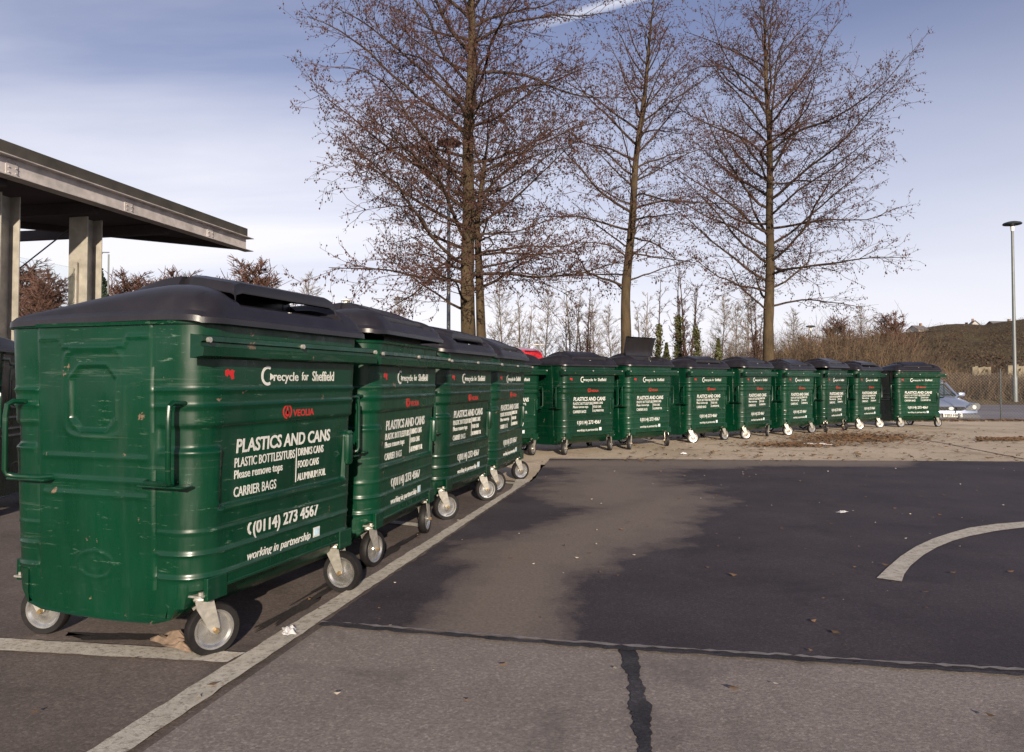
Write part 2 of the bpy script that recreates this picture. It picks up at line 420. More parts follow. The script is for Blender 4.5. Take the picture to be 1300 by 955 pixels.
def make_bin():
    root = empty('recycling_bin')
    body = mesh_obj('body', build_body(), M['green'], root, True)
    body.data.set_sharp_from_angle(angle=R(50))
    # belly that hangs between the wheels
    m = MB(); prof = []
    for y, z in ((-.435, .29), (-.43, .258), (-.40, .20), (-.35, .158), (-.28, .138), (-.1, .130)): prof.append((y, z))
    prof = prof+[(-y, z) for y, z in prof[::-1]]
    xsn = [(-.543, .94), (-.549, .97), (-.545, 1.0), (-.53, 1), (-.50, 1), (-.46, 1), (-.42, 1), (0, 1), (.42, 1), (.46, 1), (.50, 1), (.53, 1), (.545, 1.0), (.549, .97), (.543, .94)]
    rings = []
    for (x, s) in xsn:
        lim = .345+math.sqrt(max(0, RC**2-max(0, abs(x)-.424)**2))
        rings.append([m.bm.verts.new((x, max(-lim, min(lim, y*s)), .29+(z-.29)*s)) for y, z in prof])
    for a, b in zip(rings, rings[1:]):
        for k in range(len(prof)-1): m.bm.faces.new((a[k], a[k+1], b[k+1], b[k]))
    m.bm.faces.new(rings[0]); m.bm.faces.new(rings[-1][::-1])
    m.build('underbody', M['green'], root, True)
    # bottom front rail
    for sy in (-1, 1):
        m = MB(); m.box((0, sy*.462, .262), (.80, .022, .012), .003); m.build('bottom_rail', M['green'], root)
    # lifting bar along the front
    m = MB()
    yb = -.498
    m.prism([(yb+.005, 1.112), (yb-.052, 1.120), (yb-.055, 1.150), (yb-.040, 1.154), (yb-.040, 1.168), (yb-.050, 1.172), (yb-.048, 1.190), (yb+.005, 1.198)], -.615, .615, 'X')
    bar = m.build('lifting_bar', M['green'], root)
    m = MB()
    for x in (-.59, -.03, .59):
        m.cyl((x, yb-.05, 1.176), (x, yb-.062, 1.176), .010, n=8)
    m.build('bolt', M['zinc'], bar)
    # handles at the four corners
    for sx in (-1, 1):
        for sy in (-1, .84):
            m = MB(); hx = .558
            pts = [(sx*(hx-.02), sy*0.415, .948), (sx*(hx+.060), sy*0.422, .952), (sx*(hx+.080), sy*0.426, .94), (sx*(hx+.085), sy*0.428, .90), (sx*(hx+.085), sy*0.428, .69), (sx*(hx+.078), sy*0.425, .672), (sx*(hx+.060), sy*0.400, .664), (sx*(hx+.04), sy*0.280, .660), (sx*(hx-.015), sy*0.245, .660)]
            m.tube(pts, .0098, 10)
            m.box((sx*(hx+.022), sy*0.355, .650), (.060, .20, .008), .003)
            m.build('handle', M['green'], root, True)
    # moulded boss on the right end of the front
    m = MB(); m.box((.452, -.482, .70), (.050, .040, .155), .017); m.cyl((.452, -.488, .775), (.452, -.488, .79), .02, .012); m.build('corner_boss', M['green'], root, True)
    # lettering
    p = Print()
    p.text('recycle', U0+.285, U0+.455, 1.050, .037, .012)
    p.text('for', U0+.480, U0+.530, 1.052, .037, .006)
    p.text('Sheffield', U0+.560, U0+.735, 1.053, .043, .012)
    p.ring(U0+.245, 1.052, .028, .040, 62, 300)
    p.poly([(U0+.262, 1.062), (U0+.290, 1.048), (U0+.262, 1.034)], 1.05, U0+.27)
    p.build('upper_lettering', M['white'], root); p = Print()
    p.text('PLASTICS AND CANS', U0+.09, U0+.742, .778, .052, .022, .06)
    p.build('heading_lettering', M['white'], root); p = Print()
    p.text('PLASTIC BOTTLES/TUBS', U0+.083, U0+.470, .714, .036, .008)
    p.text('Please remove tops', U0+.083, U0+.385, .668, .033, .010)
    p.text('CARRIER BAGS', U0+.083, U0+.345, .600, .038, .012)
    p.text('DRINKS CANS', U0+.495, U0+.690, .718, .033, .010)
    p.text('FOOD CANS', U0+.495, U0+.655, .664, .031, .010)
    p.text('ALUMINIUM FOIL', U0+.495, U0+.715, .608, .031, .010)
    p.poly([(U0+.479, .588), (U0+.484, .588), (U0+.484, .738), (U0+.479, .738)], .66, U0+.48)
    p.build('list_lettering', M['white'], root); p = Print()
    p.text('(0114) 273 4567', U0+.185, U0+.640, .448, .052, .022)
    p.ring(U0+.180, .448, .018, .029, 110, 250, 14)
    p.build('phone_lettering', M['white'], root); p = Print()
    p.text('working in partnership', U0+.155, U0+.585, .340, .034, .008, .25)
    p.build('partner_lettering', M['white'], root)
    p = Print()
    p.ring(U0+.385, .900, .024, .031, -60, 265); p.ring(U0+.385, .892, .000, .013, 0, 360, 14); p.poly([(U0+.378, .89), (U0+.392, .89), (U0+.388, .925), (U0+.384, .925)], .9, U0+.39)
    p.text('VEOLIA', U0+.425, U0+.580, .893, .028, .02)
    p.build('red_lettering', M['red'], root)
    p = Print()
    p.poly([(U0-.005, 1.052), (U0+.006, 1.046), (U0+.012, 1.056), (U0+.022, 1.050), (U0+.030, 1.036), (U0+.044, 1.040), (U0+.040, 1.058), (U0+.045, 1.070), (U0+.030, 1.074), (U0+.020, 1.068), (U0+.008, 1.076), (U0-.006, 1.070)], 1.05, U0+.03)
    p.build('sticker', M['red'], root)
    p = Print(); p.poly([(U0+.605, .322), (U0+.655, .322), (U0+.655, .366), (U0+.605, .366)], .34, U0+.6)
    bd = p.build('badge', M['white'], root)
    p = Print(); p.poly([(U0+.612, .330), (U0+.648, .330), (U0+.648, .358), (U0+.612, .358)], .34, U0+.6, .0036); p.build('badge_symbol', M['badge'], bd)
    p = Print(); p.text('CONTINENTAL 1280', U0+.03, U0+.80, .425-.062+.0, .0001, 0); 
    p = Print(); p.text('CONTINENTAL 1280', U0+.02, U0+.83, .287, .030, -.008, 0, .0015); p.build('embossed_lettering', M['green'], root, .002)
    # lid and hatch
    lid = mesh_obj('lid', lid_mesh(), M['lid'], root, True); lid.data.set_sharp_from_angle(angle=R(38))
    lid.location = (0, .50, 1.262)
    for v in lid.data.vertices:
        if v.co.y > 0: v.co.y *= .90
        v.co.y -= .50
    m = MB()
    prof = [(.035, .004), (-.02, .006), (-.07, -.012), (-.222, -.078), (-.236, -.090), (-.238, -.120)]
    W = [.330, .335, .342, .352, .356, .356]
    top = []; 
    for (y, z), w in zip(prof, W):
        top.append([m.bm.verts.new((x*w, y, z-.012*(1 if abs(x) > .94 else 0)-.030*(1 if abs(x) > .99 else 0)-(.006 if abs(x) < .82 and -.20 < y < -.05 else 0))) for x in (-1, -.97, -.86, -.80, 0, .80, .86, .97, 1)])
    for a, b in zip(top, top[1:]):
        for k in range(8): m.bm.faces.new((a[k], a[k+1], b[k+1], b[k]))
    g = bmesh.ops.extrude_face_region(m.bm, geom=m.bm.faces[:])
    bmesh.ops.translate(m.bm, vec=(0, .004, -.012), verts=[e for e in g['geom'] if isinstance(e, bmesh.types.BMVert)])
    hatch = m.build('hatch', M['lid'], lid, True); hatch.location = (0, -.205-.50, .190)
    m = MB(); m.cyl((0, -.962, .030), (0, -.962, .058), .009, .007); m.cyl((0, -.962, .058), (0, -.962, .064), .011, .011); m.build('latch_pin', M['zinc'], lid, True)
    m = MB(); m.prism([(-.43-.50, -.02), (-.22-.50, -.02), (-.22-.50, -.09), (-.43-.50, -.09)], -.30, .30, 'X'); m.build('opening_shade', M['black'], lid)  # solid black block stands in for the shade inside the hatch opening
    # casters
    for sx in (-1, 1):
        for sy in (-1, 1):
            m = MB(); m.box((sx*.445, sy*.468, .265), (.105, .020, .085), .003)
            m.build('bracket', M['green'], root)
            m = MB(); m.box((sx*.455, sy*.415, .243), (.13, .10, .008), .002)
            for bx in (-.045, .045):
                for by in (-.035, .035): m.cyl((sx*.455+bx, sy*.415+by, .239), (sx*.455+bx, sy*.415+by, .257), .009, n=6)
            m.build('mounting_plate', M['zinc'], root)
            # fork, origin at the swivel; wheel trails along +x
            m = MB()
            m.lathe([(0, .238), (.040, .238), (.042, .222), (.034, .214), (0, .214)], axis='Z', n=20)
            for s in (-1, 1):
                m.prism([(-.036, .222), (.030, .224), (.056, .112), (.052, .096), (.036, .088), (.022, .096), (-.030, .190)], s*.028, s*.0325, 'Y')
            m.box((0, 0, .221), (.066, .066, .006), .001)
            m.cyl((.040, -.045, .10), (.040, .045, .10), .007, n=8)
            f = m.build('caster_fork', M['zinc'], root, True)
            m = MB(); prof = [(.073, -.020), (.094, -.022), (.0985, -.016), (.1, 0), (.0985, .016), (.094, .022), (.073, .020)]
            m.lathe(prof, (.040, 0, .10), n=36); m.lathe([(.073, .020), (.073, -.020)], (.040, 0, .10), n=36)
            m.build('tyre', M['tyre'], f, True)
            m = MB()
            m.lathe([(.0, -.021), (.020, -.021), (.024, -.015), (.045, -.010), (.058, -.012), (.066, -.020), (.0735, -.021), (.0735, .021), (.066, .020), (.058, .012), (.045, .010), (.024, .015), (.020, .021), (0, .021)], (.040, 0, .10), n=36)
            m.build('wheel_rim', M['rim'], f, True)
            m = MB()
            for s in (-1, 1): m.cyl((.040, s*.0335, .10), (.040, s*.046, .10), .011, .009, n=6)
            m.build('axle_nut', M['brass'], f)
            f.location = (sx*.455, sy*.415, 0)
            f['slot'] = (0 if sy < 0 else 2)+(0 if sx < 0 else 1)
    return root
proto = make_bin()
BINGRP = 'green recycling bins lined up in the car park'
def pose(b, fx, fy, yaw, hatch=0, lid=0, cast=(0, 0, 0, 0), label=''):
    """fx,fy: foot of the centre of the front face; yaw: direction of the front's left-to-right edge"""
    th = R(yaw); c, s = math.cos(th), math.sin(th)
    b.location = (fx-s*.485, fy+c*.485, 0); b.rotation_euler = (0, 0, th)
    for ch in b.children:
        if 'slot' in ch.keys(): ch.rotation_euler = (0, 0, R(cast[int(ch['slot'])])-0)
        if ch.name.split('.')[0] == 'lid':
            ch.rotation_euler = (-R(lid), 0, 0)
            for g in ch.children:
                if g.name.split('.')[0] == 'hatch': g.rotation_euler = (-R(hatch), 0, 0)
    tag(b, label, 'bin', BINGRP)
# cast: direction (degrees in the bin's frame) the wheel trails to; slots front-left, front-right, back-left, back-right
BINS = [
 (-.945, 3.165, 71.3, 13, 0, (-28, -88, -75, 20), 'nearest and largest green bin, its scuffed handled side towards the viewer'),
 (-.625, 4.49, 77.5, 0, 2.6, (-10, 5, -60, 20), 'second green bin of the left row, lid lifted a crack along its front'),
 (-.325, 5.87, 73, 8, 0, (-45, -50, -60, 20), 'third green bin of the left row, in front of the double trunked tree'),
 (.0, 7.20, 75, 0, 0, (-45, -45, -60, 20), 'fourth green bin of the left row, at the far end of the white line'),
 (.02, 9.80, 43, 0, 0, (200, 200, 120, 20), 'green bin half hidden behind the far end of the left row'),
 (1.13, 10.46, 42, 0, 0, (210, 30, 100, 80), 'green bin with the red van roof showing over its left shoulder'),
 (2.15, 11.28, 41, 98, 0, (210, 230, 20, 150), 'green bin with its hatch flap standing wide open'),
 (3.35, 12.40, 42, 0, 0, (-40, -10, 80, 20), 'green bin in front of the ivy clad trunks, right of the open hatch'),
 (4.46, 13.24, 42, 0, 0, (-40, 200, 10, 100), 'green bin in front of the right hand tall tree trunk, hatch shut'),
 (5.56, 14.10, 42, 0, 0, (-40, -20, 10, 100), 'fourth green bin from the right end of the line, lid shut flat'),
 (6.64, 14.95, 41, 0, 3.4, (215, 230, 10, 100), 'third green bin from the right end, its lid standing crooked and proud'),
 (7.74, 15.82, 40, 0, 0, (-40, -40, 10, 100), 'second green bin from the right end of the curved line'),
 (9.06, 16.30, 6, 0, 0, (0, 10, 60, 100), 'last green bin at the right end of the line, beside the silver car'),
 (-4.40, 5.25, 10, 0, 0, (0, 40, 60, 100), 'dark green bin cut by the left edge of the view, behind the nearest bin'),
]
for i, (fx, fy, yaw, ht, ld, cast, lab) in enumerate(BINS):
    b = proto if i == 0 else copy_tree(proto)
    if i > 3: yaw += (2.2, -1.5, 1.2, -2.4, 2.6, -1.8, 2.9, -1.2, 1.5, 0)[i-4]; ht = ht or (0, 3, 0, 5, 0, 0, 2, 9, 0, 0)[i-4]; ld = ld or (.6, 0, .9, 0, 1.6, 0, 0, .8, .5, 0)[i-4]
    pose(b, fx, fy, yaw, ht, ld, cast, lab)
for o in bpy.data.objects:
    if 'slot' in o.keys(): del o['slot']

# ------------------------------------------------------------------ ground
def asphalt(name, dark, light, sc=1.2, grain=.5, speck=None, stain=None, rough=.85):
    m, nt, b = newmat(name)
    n1 = noise(nt, sc, 6, .6); r1 = ramp(nt, [(.35, dark), (.68, light)]); nt.links.new(n1.outputs[0], r1.inputs[0])
    n2 = noise(nt, 90, 3, .7); r2 = ramp(nt, [(.3, .55), (.7, 1.35)]); nt.links.new(n2.outputs[0], r2.inputs[0])
    mm = N(nt, 'ShaderNodeMix', data_type='RGBA', blend_type='MULTIPLY'); mm.inputs[0].default_value = grain
    nt.links.new(r1.outputs[0], mm.inputs[6]); nt.links.new(r2.outputs[0], mm.inputs[7]); c = mm.outputs[2]
    vo = N(nt, 'ShaderNodeTexVoronoi'); vo.inputs['Scale'].default_value = 115; tcv = N(nt, 'ShaderNodeTexCoord'); nt.links.new(tcv.outputs['Object'], vo.inputs['Vector'])
    sv_ = N(nt, 'ShaderNodeSeparateColor'); nt.links.new(vo.outputs['Color'], sv_.inputs[0])
    rv = ramp(nt, [(.0, .62), (.5, .95), (.85, 1.25), (1.0, 1.9)]); nt.links.new(sv_.outputs[0], rv.inputs[0])
    mv = N(nt, 'ShaderNodeMix', data_type='RGBA', blend_type='MULTIPLY'); mv.inputs[0].default_value = .4; nt.links.new(c, mv.inputs[6]); nt.links.new(rv.outputs[0], mv.inputs[7]); c = mv.outputs[2]
    n3 = noise(nt, 260, 2, .6, seed=2); r3 = ramp(nt, [(.66, 0.0), (.72, .5)]); nt.links.new(n3.outputs[0], r3.inputs[0])
    c = mix(nt, r3.outputs[0], c, speck or tuple(min(1, v*2.6) for v in light))
    n4 = noise(nt, 2.3, 9, .72, dist=.4, seed=9); r4 = ramp(nt, [(.53, 0.0), (.68, .6)]); nt.links.new(n4.outputs[0], r4.inputs[0])
    c = mix(nt, r4.outputs[0], c, stain or tuple(v*.55 for v in dark))
    nt.links.new(c, b.inputs['Base Color'])
    b.inputs['Roughness'].default_value = rough; setspec(b, .25)
    bump(nt, b, n2.outputs[0], .32, .005)
    return m, nt, b, c
M['old'], *_ = asphalt('old_tarmac', (.085, .068, .062), (.155, .126, .113), .9)
M['lane'], *_ = asphalt('lane_tarmac', (.172, .147, .135), (.238, .205, .188), .9)
M['conc'], *_ = asphalt('pale_concrete', (.36, .29, .21), (.50, .41, .31), .7, .3, stain=(.17, .125, .09))
M['road'], *_ = asphalt('road_tarmac', (.12, .11, .125), (.19, .175, .195), .3, .4)
M['earth'], *_ = asphalt('earth', (.03, .022, .014), (.09, .068, .04), 1.0, .8)
M['verge'], *_ = asphalt('verge', (.035, .04, .018), (.09, .085, .045), .8, .8)
def patch_mat():
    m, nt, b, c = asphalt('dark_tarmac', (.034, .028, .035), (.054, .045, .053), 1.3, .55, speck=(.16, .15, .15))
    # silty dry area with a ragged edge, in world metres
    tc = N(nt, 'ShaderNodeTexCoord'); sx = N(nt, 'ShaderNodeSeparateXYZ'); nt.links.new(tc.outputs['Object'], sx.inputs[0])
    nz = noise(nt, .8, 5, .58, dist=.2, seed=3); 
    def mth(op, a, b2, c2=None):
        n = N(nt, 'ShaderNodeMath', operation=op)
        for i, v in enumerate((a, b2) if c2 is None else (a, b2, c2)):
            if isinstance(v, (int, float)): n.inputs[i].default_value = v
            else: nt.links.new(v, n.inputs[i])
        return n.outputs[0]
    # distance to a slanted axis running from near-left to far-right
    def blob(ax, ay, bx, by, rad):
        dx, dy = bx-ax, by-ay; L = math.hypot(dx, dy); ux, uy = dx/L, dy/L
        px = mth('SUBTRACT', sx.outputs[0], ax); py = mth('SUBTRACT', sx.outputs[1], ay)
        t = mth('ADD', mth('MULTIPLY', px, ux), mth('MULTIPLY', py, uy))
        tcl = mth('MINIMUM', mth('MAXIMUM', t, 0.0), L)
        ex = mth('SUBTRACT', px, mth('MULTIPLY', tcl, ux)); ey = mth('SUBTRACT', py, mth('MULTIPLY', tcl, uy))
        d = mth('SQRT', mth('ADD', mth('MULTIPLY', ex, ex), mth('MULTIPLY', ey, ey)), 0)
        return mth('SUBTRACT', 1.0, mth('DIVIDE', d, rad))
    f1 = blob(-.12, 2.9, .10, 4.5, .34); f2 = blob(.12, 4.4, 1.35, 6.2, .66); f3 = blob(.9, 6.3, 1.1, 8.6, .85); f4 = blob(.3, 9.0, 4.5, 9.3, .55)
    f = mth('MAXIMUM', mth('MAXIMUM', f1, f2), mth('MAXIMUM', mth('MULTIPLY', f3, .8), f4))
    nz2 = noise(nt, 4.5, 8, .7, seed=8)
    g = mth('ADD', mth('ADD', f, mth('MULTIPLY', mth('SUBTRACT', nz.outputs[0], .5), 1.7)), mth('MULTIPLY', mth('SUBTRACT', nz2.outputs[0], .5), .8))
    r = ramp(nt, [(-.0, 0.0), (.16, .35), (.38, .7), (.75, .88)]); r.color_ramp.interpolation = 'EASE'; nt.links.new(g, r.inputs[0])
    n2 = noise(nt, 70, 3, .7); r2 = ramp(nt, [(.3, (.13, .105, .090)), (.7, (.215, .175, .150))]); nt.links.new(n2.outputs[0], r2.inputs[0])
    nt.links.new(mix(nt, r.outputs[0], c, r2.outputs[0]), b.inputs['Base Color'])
    return m
M['patch'] = patch_mat()
def worn_paint():
    m, nt, b = newmat('road_paint')
    n = noise(nt, 14, 8, .7); r = ramp(nt, [(.35, (.34, .31, .26)), (.7, (.50, .465, .40))]); nt.links.new(n.outputs[0], r.inputs[0])
    n2 = noise(nt, 45, 8, .8, seed=5); r2 = ramp(nt, [(.50, 0.0), (.62, .85)]); nt.links.new(n2.outputs[0], r2.inputs[0])
    nt.links.new(mix(nt, r2.outputs[0], r.outputs[0], (.15, .12, .10)), b.inputs['Base Color'])
    b.inputs['Roughness'].default_value = .8; n3 = noise(nt, 120, 3); bump(nt, b, n3.outputs[0], .4, .004)
    return m
M['paint'] = worn_paint()
def sheet(name, pts, z, mat, kind='structure', jag=0, th=0):
    """flat polygon, edges subdivided and slightly ragged"""
    P = []
    n = len(pts)
    for i in range(n):
        a = Vector(pts[i]); b = Vector(pts[(i+1) % n]); L = (b-a).length
        k = max(1, min(160, int(L/.05))) if jag else 1
        for q in range(k):
            p = a+(b-a)*(q/k)
            if jag and q: p += Vector((random.uniform(-1, 1), random.uniform(-1, 1)))*jag
            P.append(p)
    bm = bmesh.new(); vs = [bm.verts.new((p.x, p.y, z)) for p in P]; f = bm.faces.new(vs)
    bmesh.ops.triangulate(bm, faces=bm.faces[:]); bmesh.ops.recalc_face_normals(bm, faces=bm.faces[:])
    me = bpy.data.meshes.new(name); 
    for f in bm.faces:
        if f.normal.z < 0: f.normal_flip()
    bm.to_mesh(me); bm.free()
    o = mesh_obj(name, me, mat); return tag(o, kind=kind)
V = []; F = []
for (x0, y0, x1, y1) in ((-900, -300, 3, 44), (3, -300, 900, 18.96), (-900, 44, 900, 900)):
    b = len(V); V += [(x0, y0, 0), (x1, y0, 0), (x1, y1, 0), (x0, y1, 0)]; F.append((b, b+1, b+2, b+3))
tag(pyd('ground', V, F, M['verge']), kind='structure')
sheet('car_park', [(-30, -20), (30, -20), (30, 10.0), (12, 18.5), (8, 18.2), (-1.5, 13.0), (-30, 22)], .004, M['old'])
sheet('concrete_apron', [(-.75, 8.1), (.17, 7.45), (.50, 9.66), (8, 9.2), (40, 8.9), (40, 18.7), (12, 18.7), (8.2, 18.4), (-1.0, 12.8)], .008, M['conc'], jag=.006)
e0 = Vector(G(405, 797)); e1 = Vector(G(760, 826)); e2 = Vector(G(1300, 862)); dd = (e2-e1).normalized()
ex = e2+dd*7
sheet('lane', [(-2.36, -4), (20, -4), (20, 9.0), (.35, 9.0), (.30, 8.0)], .008, M['lane'])
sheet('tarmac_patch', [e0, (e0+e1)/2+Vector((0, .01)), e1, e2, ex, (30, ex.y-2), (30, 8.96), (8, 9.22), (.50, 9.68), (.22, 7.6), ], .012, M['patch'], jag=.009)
# tar joint along the near edge of the patch
def strip(name, pts, w, z, mat, jag=.0, kind='structure', sub=.03):
    P = [Vector(p) for p in pts]; Q = []
    for a, b in zip(P, P[1:]):
        k = max(1, int((b-a).length/sub)) if jag else 6
        for q in range(k): Q.append(a+(b-a)*q/k)
    Q.append(P[-1]); V = []; F = []
    for i, p in enumerate(Q):
        d = (Q[min(i+1, len(Q)-1)]-Q[max(i-1, 0)]).normalized(); nn = Vector((-d.y, d.x))
        ww = w if not callable(w) else w(i/(len(Q)-1))
        a = p+nn*(ww/2+random.uniform(-1, 1)*jag); b = p-nn*(ww/2+random.uniform(-1, 1)*jag)
        V += [(a.x, a.y, z), (b.x, b.y, z)]
    for i in range(len(Q)-1): F.append((2*i, 2*i+1, 2*i+3, 2*i+2))
    return tag(pyd(name, V, F, mat), kind=kind)
M['tar'], *_ = asphalt('tar_sealant', (.022, .021, .027), (.05, .047, .055), 6, .8, speck=(.16, .15, .15))
M['pale_edge'] = simple('dusty_edge', (.16, .145, .145), .8, 0, .3, 20)
strip('tar_joint', [e0, e1, e2, ex], .032, .016, M['tar'], .008)
strip('dusty_joint', [e0+Vector((0, .035)), e1+Vector((0, .035)), e2+Vector((.01, .045)), ex+Vector((.01, .045))], lambda t: .012+.03*t, .0165, M['pale_edge'], .010)
cx, cy = G(797, 826); P = [(cx, cy)]
while P[-1][1] > 1.3: P.append((P[-1][0]+random.gauss(.0, .003)-.006, P[-1][1]-.05))
strip('tar_crack', P, lambda t: .052+.010*math.sin(t*23)+.008*math.sin(t*61), .0125, M['tar'], .006, sub=.016)
strip('slab_joint', [G(1135, 553), G(1200, 564), G(1300, 584), G(1420, 606)], .03, .0125, M['tar'], .008)
# painted lines
d1 = Vector((.2265, 1)).normalized(); wr = Vector(G(302.5, 865)); wl = Vector(G(262.7, 865))
far = Vector(G(675, 610.6))
sheet('bay_line', [wr-d1*3.2, wr, Vector(G(400, 798)), far, far+Vector((-.16, .012)), Vector(G(649, 622.5)), wl, wl-d1*3.2], .0165, M['paint'], jag=.004)
sheet('bay_line', [G(0, 814), (G(0, 814)[0]-4, G(0, 814)[1]+.58), (G(0, 829.7)[0]-4, G(0, 829.7)[1]+.58), G(0, 829.7), G(288, 845), G(312, 832.5)], .0125, M['paint'], jag=.005)
a = Vector(G(540, 672)); b = Vector(G(487, 665.5)); q = (b-a).normalized()
sheet('bay_line', [a, a+q*3.2, a+q*3.2+Vector((.02, .095)), a+Vector((.02, .095))], .0125, M['paint'], jag=.004)
a = Vector(G(652, 616)); sheet('bay_line', [a, a+q*3.2, a+q*3.2+Vector((.02, .10)), a+Vector((.02, .10))], .0125, M['paint'], jag=.004)
outer = [(1113, 737.7), (1126, 725), (1143, 710), (1163, 697), (1184.5, 687), (1207, 679.5), (1230.7, 673), (1265, 668), (1300, 665.2)]
inner = [(1145, 742.3), (1148, 733), (1156, 722), (1172, 708.5), (1189, 698.4), (1209, 690), (1231, 683.7), (1265, 677), (1300, 672.6)]
O = [Vector(G(*p)) for p in outer]; I = [Vector(G(*p)) for p in inner]
# continue the arc off to the right
for k in range(1, 14):
    for L in (O, I):
        d = L[-1]-L[-2]; d = d.normalized()*.25; an = -.10; L.append(L[-1]+Vector((d.x*math.cos(an)-d.y*math.sin(an), d.x*math.sin(an)+d.y*math.cos(an))))
sheet('bay_line', O+I[::-1], .0165, M['paint'], jag=0)
# far kerb and road on the right
M['kerb'] = simple('kerb_stone', (.34, .28, .21), .85, 0, .25, 6)
m = MB(); 
for i in range(30): m.box((8+i*.92+.46, 18.9, -.03), (.905, .16, .10), .012)
tag(m.build('kerb', M['kerb']), kind='structure')
V = []; F = []
for i in range(60):
    x = 3+i*1.0
    for (y, z) in ((18.98, .0), (19.4, -.10), (20.0, -.34), (20.6, -.36), (44, -.36)): V.append((x, y, z+.012*math.sin(x*2+y)*(19 < y < 20.5)))
for i in range(59):
    for j in range(4): F.append((i*5+j, i*5+5+j, i*5+6+j, i*5+1+j))
rd = pyd('road', V, F, [M['road'], M['earth']], smooth=True, mi=[1 if (k % 4) < 2 else 0 for k in range(len(F))]); tag(rd, kind='structure')

# oil and damp stains
M['oil'], *_ = asphalt('oil_stain', (.018, .015, .015), (.035, .029, .027), 4, .6, speck=(.10, .085, .075))
def stain(cx, cy, a, b_, rot, seed, z=.009):
    rr = random.Random(seed); ph = [rr.uniform(0, 6) for _ in range(5)]; P = []
    for i in range(90):
        t = 2*PI*i/90; r = 1+.25*math.sin(3*t+ph[0])+.16*math.sin(7*t+ph[1])+.10*math.sin(13*t+ph[2])+.07*math.sin(23*t+ph[3])
        x, y = a*r*math.cos(t), b_*r*math.sin(t); P.append((cx+x*math.cos(rot)-y*math.sin(rot), cy+x*math.sin(rot)+y*math.cos(rot)))
    sheet('oil_stain', P, z, M['oil'])
q = G(382, 772); stain(q[0], q[1], .34, .035, R(77), 1)
q = G(430, 728); stain(q[0]+.06, q[1], .42, .030, R(77), 2)
q = G(170, 815); stain(q[0], q[1]+.03, .30, .035, R(-4), 3)
q = G(500, 700); stain(q[0]-.02, q[1], .5, .04, R(77), 4)
q = G(452, 714); stain(q[0]-.2, q[1]+.1, .10, .07, R(20), 5)
# ------------------------------------------------------------------ litter and leaves
M['paper'] = simple('paper', (.50, .49, .49), .8, 0, .2, 40)
M['cloth'] = simple('dirty_cloth', (.17, .12, .085), .95, 0, .4, 25)
M['leaf'] = simple('dead_leaf', (.10, .055, .025), .9, 0, .5, 3)
def crumple(name, loc, sx, sy, sz, mat, label, cat, seed, grp=None):
    rr = np.random.default_rng(seed); V = []; F = []; n = 13
    ph = rr.uniform(0, 6, 6)
    for i in range(n):
        for j in range(n):
            u, v = i/(n-1)*2-1, j/(n-1)*2-1; r = max(abs(u), abs(v)); s = 1-.25*r*abs(math.sin(3*math.atan2(v, u)+ph[0]))
            h = (1-r**2)*(.55+.45*math.sin(5*u+ph[1])*math.cos(4*v+ph[2]))+rr.uniform(-.2, .2)*(1-r)
            V.append((u*sx*s, v*sy*s, max(.0, h)*sz+.002))
    for i in range(n-1):
        for j in range(n-1): F.append((i*n+j, (i+1)*n+j, (i+1)*n+j+1, i*n+j+1))
    o = pyd(name, V, F, mat); o.location = (*loc, .017); o.rotation_euler = (0, 0, rr.uniform(0, 6))
    return tag(o, label, cat, grp)
crumple('crumpled_paper', G(367, 807), .055, .03, .022, M['paper'], 'crumpled white paper scrap lying on the long white line', 'litter', 3)
crumple('rag', G(226, 822), .14, .055, .045, M['cloth'], 'dirty brown rag behind the front wheel of the nearest bin', 'rag', 5)
crumple('paper_scrap', G(1036, 566), .30, .14, .03, M['paper'], 'flattened white litter on the concrete, left of the leaf litter', 'litter', 8)
crumple('paper_scrap', G(1069, 653), .055, .03, .012, M['paper'], 'small white paper scrap in the middle of the dark tarmac', 'litter', 9)
crumple('paper_scrap', G(868, 578), .06, .04, .03, M['paper'], 'small white scrap on the concrete edge below the far bins', 'litter', 11)
# square paint mark
p = Vector(G(557, 837)); 
m = MB()
for (cx, cy, w, h) in ((0, .016, .05, .006), (0, -.016, .05, .006), (.022, 0, .006, .026), (-.022, 0, .006, .026)): m.box((p.x+cx, p.y+cy, .0055), (w, h, .003))
tag(m.build('paint_mark', M['paint']), kind='structure')
def leaves(name, n, fn, z=.018, smin=.012, smax=.03, mat='leaf'):
    V = []; F = []
    for i in range(n):
        x, y = fn(); s = random.uniform(smin, smax); a = random.uniform(0, 6.3); t = random.uniform(-.5, .5)
        c, q = math.cos(a), math.sin(a); b = len(V)
        for (u, v) in ((-1, 0), (0, .6), (1, .1), (.1, -.6)):
            V.append((x+(u*c-v*q)*s, y+(u*q+v*c)*s, z+abs(u)*s*abs(t)+random.uniform(0, .3)*s))
        F.append((b, b+1, b+2, b+3))
    return tag(pyd(name, V, F, M[mat]), kind='stuff')
def scat():
    x = random.uniform(-1.5, 9); y = random.choice([random.uniform(2.2, 10), random.uniform(9, 16)]); return x, y
leaves('scattered_leaves', 700, scat, .018, .006, .022)
M['chip'] = simple('pale_chip', (.45, .38, .30), .9, 0, .4, 3)
leaves('scattered_chips', 420, scat, .018, .004, .014, 'chip')
def litter():
    k = random.random()
    if k < .45: c = G(random.gauss(1085, 42), random.gauss(557, 3.2))
    elif k < .6: c = G(random.gauss(1010, 30), random.gauss(566, 1.5))
    elif k < .75: c = G(random.uniform(1240, 1330), random.gauss(559, 1.2))
    elif k < .9: c = (random.uniform(8, 20), random.gauss(18.65, .10))
    else: c = G(random.uniform(780, 1300), random.uniform(545, 588))
    return c
leaves('leaf_litter', 5200, litter, .014, .015, .05)
